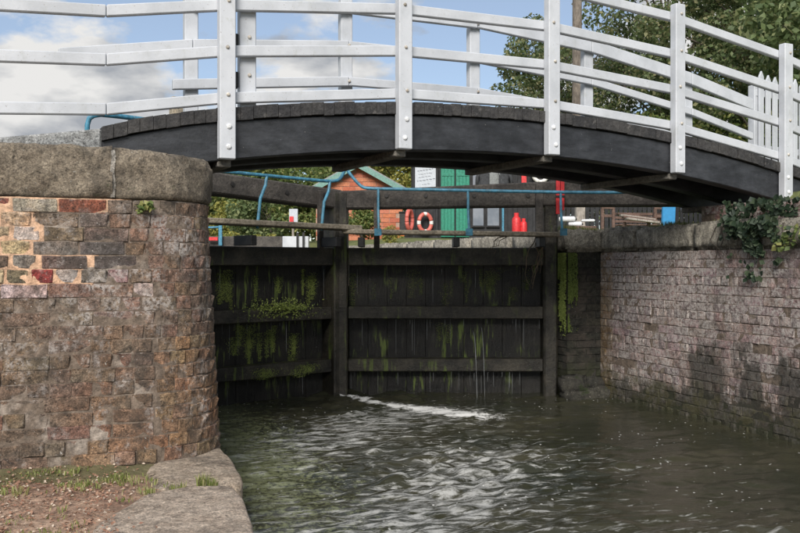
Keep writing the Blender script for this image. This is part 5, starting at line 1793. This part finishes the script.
# upper gate: black balance beam with a white end, blue handrail, red paddle
d = 25.5
a, b, e = at(196, 264, d), at(283, 264, d), at(309, 264, d)
zt, zb = zat(236.5, d), zat(251, d)
UG = thing('upper_gate', ((a + b) / 2).to_tuple(), 'distant upper gate with a black balance beam ending in white', 'lock gate')
dirn = (e - a).normalized(); rzf = math.atan2(dirn.y, dirn.x)
def seg(name, p, q_, z0, z1, th_, mat, off=0.0):
    mid = (p + q_) / 2
    return MB().box((mid.x, mid.y + off, (z0 + z1) / 2), ((q_ - p).length, th_, z1 - z0), rzf).build(name, mat, UG, bevel=0.012)
seg('balance_beam', a, b - dirn * 0.002, zb, zt, 0.30, 'balance')
seg('beam_end', b + dirn * 0.002, e, zb, zt, 0.30, 'white')
for px in (297.5, 303.5):
    p = at(px, 264, d - 0.2); MB().box((p.x, p.y, (zb + zt) / 2 + 0.1), (0.06, 0.05, 0.42), rzf).build('strap', 'iron', UG)
p = at(200, 264, d); 
MB().box((p.x + 0.5, p.y, 1.4), (2.6, 0.25, 0.9), rzf).build('cross_rail', 'gate_wood', UG)
for px, t_, b_ in ((220.5, 226, 246),):
    p = at(px, 264, d - 0.3)
    MB().box((p.x, p.y, (zat(t_, d) + zat(b_, d)) / 2), (0.10, 0.08, zat(t_, d) - zat(b_, d)), rzf).build('handrail_post', 'blue', UG, bevel=0.01)
m = MB(); m.tube([at(200, 227.5, d - 0.3), at(212, 227.5, d - 0.3), at(222, 227, d - 0.3)], 0.03, 8); m.build('handrail', 'blue', UG, smooth=True)
p = at(213, 239, d - 0.32); MB().box(p, (0.28, 0.06, 0.10), rzf).build('paddle_board', 'red', UG, bevel=0.01)
# red and white marker on the far left bank
p = at(293.5, 216, 27.0)
mk = thing('marker_sign', (p.x, p.y, terrain_h(p.x, p.y)), 'small pink and white marker sign in front of the dark shrubs', 'sign')
g2 = terrain_h(p.x, p.y)
MB().box((p.x, p.y, p.z), (0.26, 0.04, 0.42), RZC).build('panel', 'signboard', mk, bevel=0.006)
MB().box(at(291.5, 219.5, 26.95), (0.12, 0.02, 0.18), RZC).build('red_patch', 'red', mk)
MB().box((p.x, p.y + 0.06, (g2 + p.z) / 2), (0.06, 0.06, p.z - g2), RZC).build('stake', 'post_wood', mk)

# blue hoop rail and wooden stub seen over the left end of the bridge
d = 8.2
m = MB(); m.tube([at(87, 142, d), at(87.5, 125, d), at(89.5, 118.5, d), at(94, 115.5, d), at(101, 114.5, d), at(120, 116.5, d + .2), at(150, 120.5, d + .5), at(175, 124, d + .8)], 0.024, 10)
hr_ = thing('blue_hoop_rail', at(87, 150, d), 'bent blue tube rail rising behind the left end of the bridge', 'handrail')
m.build('tube', 'blue', hr_, smooth=True)
p = at(87, 150, d); g2 = 1.66
m = MB(); m.tube([Vector((p.x, p.y, g2)), at(87, 141, d)], 0.024, 10); m.build('leg', 'blue', hr_, smooth=True)
d = 9.5
p = at(174, 264, d)
wp = thing('wooden_stub', (p.x, p.y, 1.66), 'weathered wooden post head showing above the left deck edge', 'post')
m = MB(); m.box((p.x, p.y, (1.66 + zat(97, d)) / 2), (0.075, 0.10, zat(97, d) - 1.66), 0.3); m.build('shaft', 'walkway', wp, bevel=0.015)
p2 = at(180, 264, d); m = MB(); m.box((p2.x, p2.y, (1.66 + zat(105, d)) / 2), (0.11, 0.10, zat(105, d) - 1.66), 0.3); m.build('shaft', 'walkway', wp, bevel=0.015)

# telegraph pole
d = 24.5
p = at(577, 264, d); g2 = terrain_h(p.x, p.y)
tpz = thing('telegraph_pole', (p.x, p.y, g2), 'tall brown timber telegraph pole in front of the trees', 'pole')
m = MB(); m.tube([Vector((p.x, p.y, g2)), Vector((p.x, p.y, 6)), Vector((p.x, p.y, 11.5))], [0.15, 0.135, 0.115], 14); m.build('shaft', 'pole_wood', tpz, smooth=True)
MB().box((p.x, p.y - 0.15, 10.8), (1.4, 0.1, 0.12), RZC).build('crossarm', 'pole_wood', tpz, bevel=0.01)

# ------------------------------------------------------------------ trees and shrubs
def gp_(px, d):
    p = at(px, 264, d); return (p.x, p.y, terrain_h(p.x, p.y))
make_tree('tree', gp_(672, 31), 10.4, 4.3, 1.6, 'broad leafy tree behind the middle of the bridge', 'trees behind the bridge', 'leaf_tree', 40000, 0.14, 84, 0.2, (0.55, 1.05), seed=4)
make_tree('tree', gp_(566, 34), 9.6, 2.6, 2.0, 'narrower tree left of the telegraph pole, against the sky', 'trees behind the bridge', 'leaf_tree', 17000, 0.14, 38, 0.15, (0.5, 0.95), seed=5)
make_tree('tree', gp_(775, 26), 9.0, 3.6, 0.8, 'darker dense tree behind the picket fence', 'trees behind the bridge', 'leaf_tree', 32000, 0.14, 62, 0.2, (0.5, 1.0), seed=6)
make_tree('tree', gp_(850, 17), 7.2, 2.3, 1.5, 'glossy large leaved tree at the top right corner', 'trees behind the bridge', 'leaf_dark', 14000, 0.14, 40, 0.14, (0.4, 0.8), seed=16)
make_tree('shrub', gp_(700, 28), 3.9, 3.4, 0.2, 'low green shrub under the trees behind the railings', 'shrubs behind the bridge', 'leaf_mid', 20000, 0.14, 60, 0.1, (0.5, 0.9), cat='shrub', seed=7)
make_tree('shrub', gp_(610, 29), 3.4, 3.0, 0.2, 'low shrub below the telegraph pole', 'shrubs behind the bridge', 'leaf_tree', 15000, 0.14, 45, 0.1, (0.5, 0.9), cat='shrub', seed=17)
make_tree('tree', gp_(402, 44), 5.2, 2.0, 0.6, 'yellow green tree behind the hut roof', 'trees on the far bank', 'leaf_yellow', 9000, 0.2, 36, 0.12, (0.5, 0.9), seed=8)
make_tree('tree', gp_(345, 60), 6.6, 4.2, 0.6, 'wide green tree far behind the hut', 'trees on the far bank', 'leaf_mid', 12000, 0.3, 55, 0.2, (0.8, 1.3), seed=9)
make_tree('tree', gp_(275, 52), 5.6, 3.6, 0.3, 'green tree behind the dark shrubs upstream', 'trees on the far bank', 'leaf_mid', 12000, 0.26, 50, 0.2, (0.7, 1.2), seed=10)
make_tree('tree', gp_(205, 55), 5.4, 3.6, 0.3, 'green tree at the left beyond the upper gate', 'trees on the far bank', 'leaf_tree', 10000, 0.26, 50, 0.2, (0.7, 1.2), seed=19)
make_tree('shrub', gp_(228, 38), 2.3, 0.9, 0.2, 'bright yellow shrub seen through the gate beams', 'shrubs upstream', 'leaf_yellow', 5000, 0.13, 24, 0.06, (0.3, 0.5), cat='shrub', seed=11)
make_tree('shrub', gp_(268, 35), 2.2, 1.6, 0.1, 'dark green shrub right of the yellow shrub', 'shrubs upstream', 'leaf_dark', 7000, 0.14, 34, 0.06, (0.35, 0.6), cat='shrub', seed=12)
make_tree('shrub', gp_(300, 34), 2.0, 1.1, 0.1, 'mid green shrub behind the white beam end', 'shrubs upstream', 'leaf_mid', 6000, 0.14, 30, 0.06, (0.35, 0.6), cat='shrub', seed=13)
make_tree('shrub', gp_(244, 30), 0.62, 1.3, 0.02, 'low pale shrub behind the black balance beam', 'shrubs upstream', 'leaf_yellow', 4000, 0.12, 26, 0.05, (0.18, 0.3), cat='shrub', seed=14)
make_tree('shrub', gp_(361, 27.5), 0.95, 0.42, 0.05, 'rounded green bush against the brick hut', 'shrubs upstream', 'leaf_mid', 4200, 0.085, 26, 0.05, (0.2, 0.32), cat='shrub', seed=15)
make_tree('shrub', gp_(391, 22), 0.42, 0.20, 0.02, 'little yellow green plant beside orange flowers', 'shrubs upstream', 'leaf_yellow', 1200, 0.05, 14, 0.03, (0.1, 0.16), cat='plant', seed=20)
# orange flowers in front of the hut
P = []
for i in range(140):
    p = at(random.uniform(384, 404), 264, random.uniform(26.2, 26.9)); P.append((p.x, p.y, terrain_h(p.x, p.y) + random.uniform(0.02, 0.16)))
fl = thing('flower_bed', P[0], 'row of small orange flowers in front of the hut', 'flowers')
tag(link('petals', leaf_cloud('petals', np.array(P), np.tile([-0.3, -0.8, 0.6], (len(P), 1)), 0.07, 0.9), 'flower', fl), kind='stuff')
tag(link('leaves', leaf_cloud('leaves', np.array(P) - np.array([0, 0, 0.05]), np.tile([-0.3, -0.8, 0.6], (len(P), 1)), 0.08, 0.6), 'leaf_fresh', fl), kind='stuff')
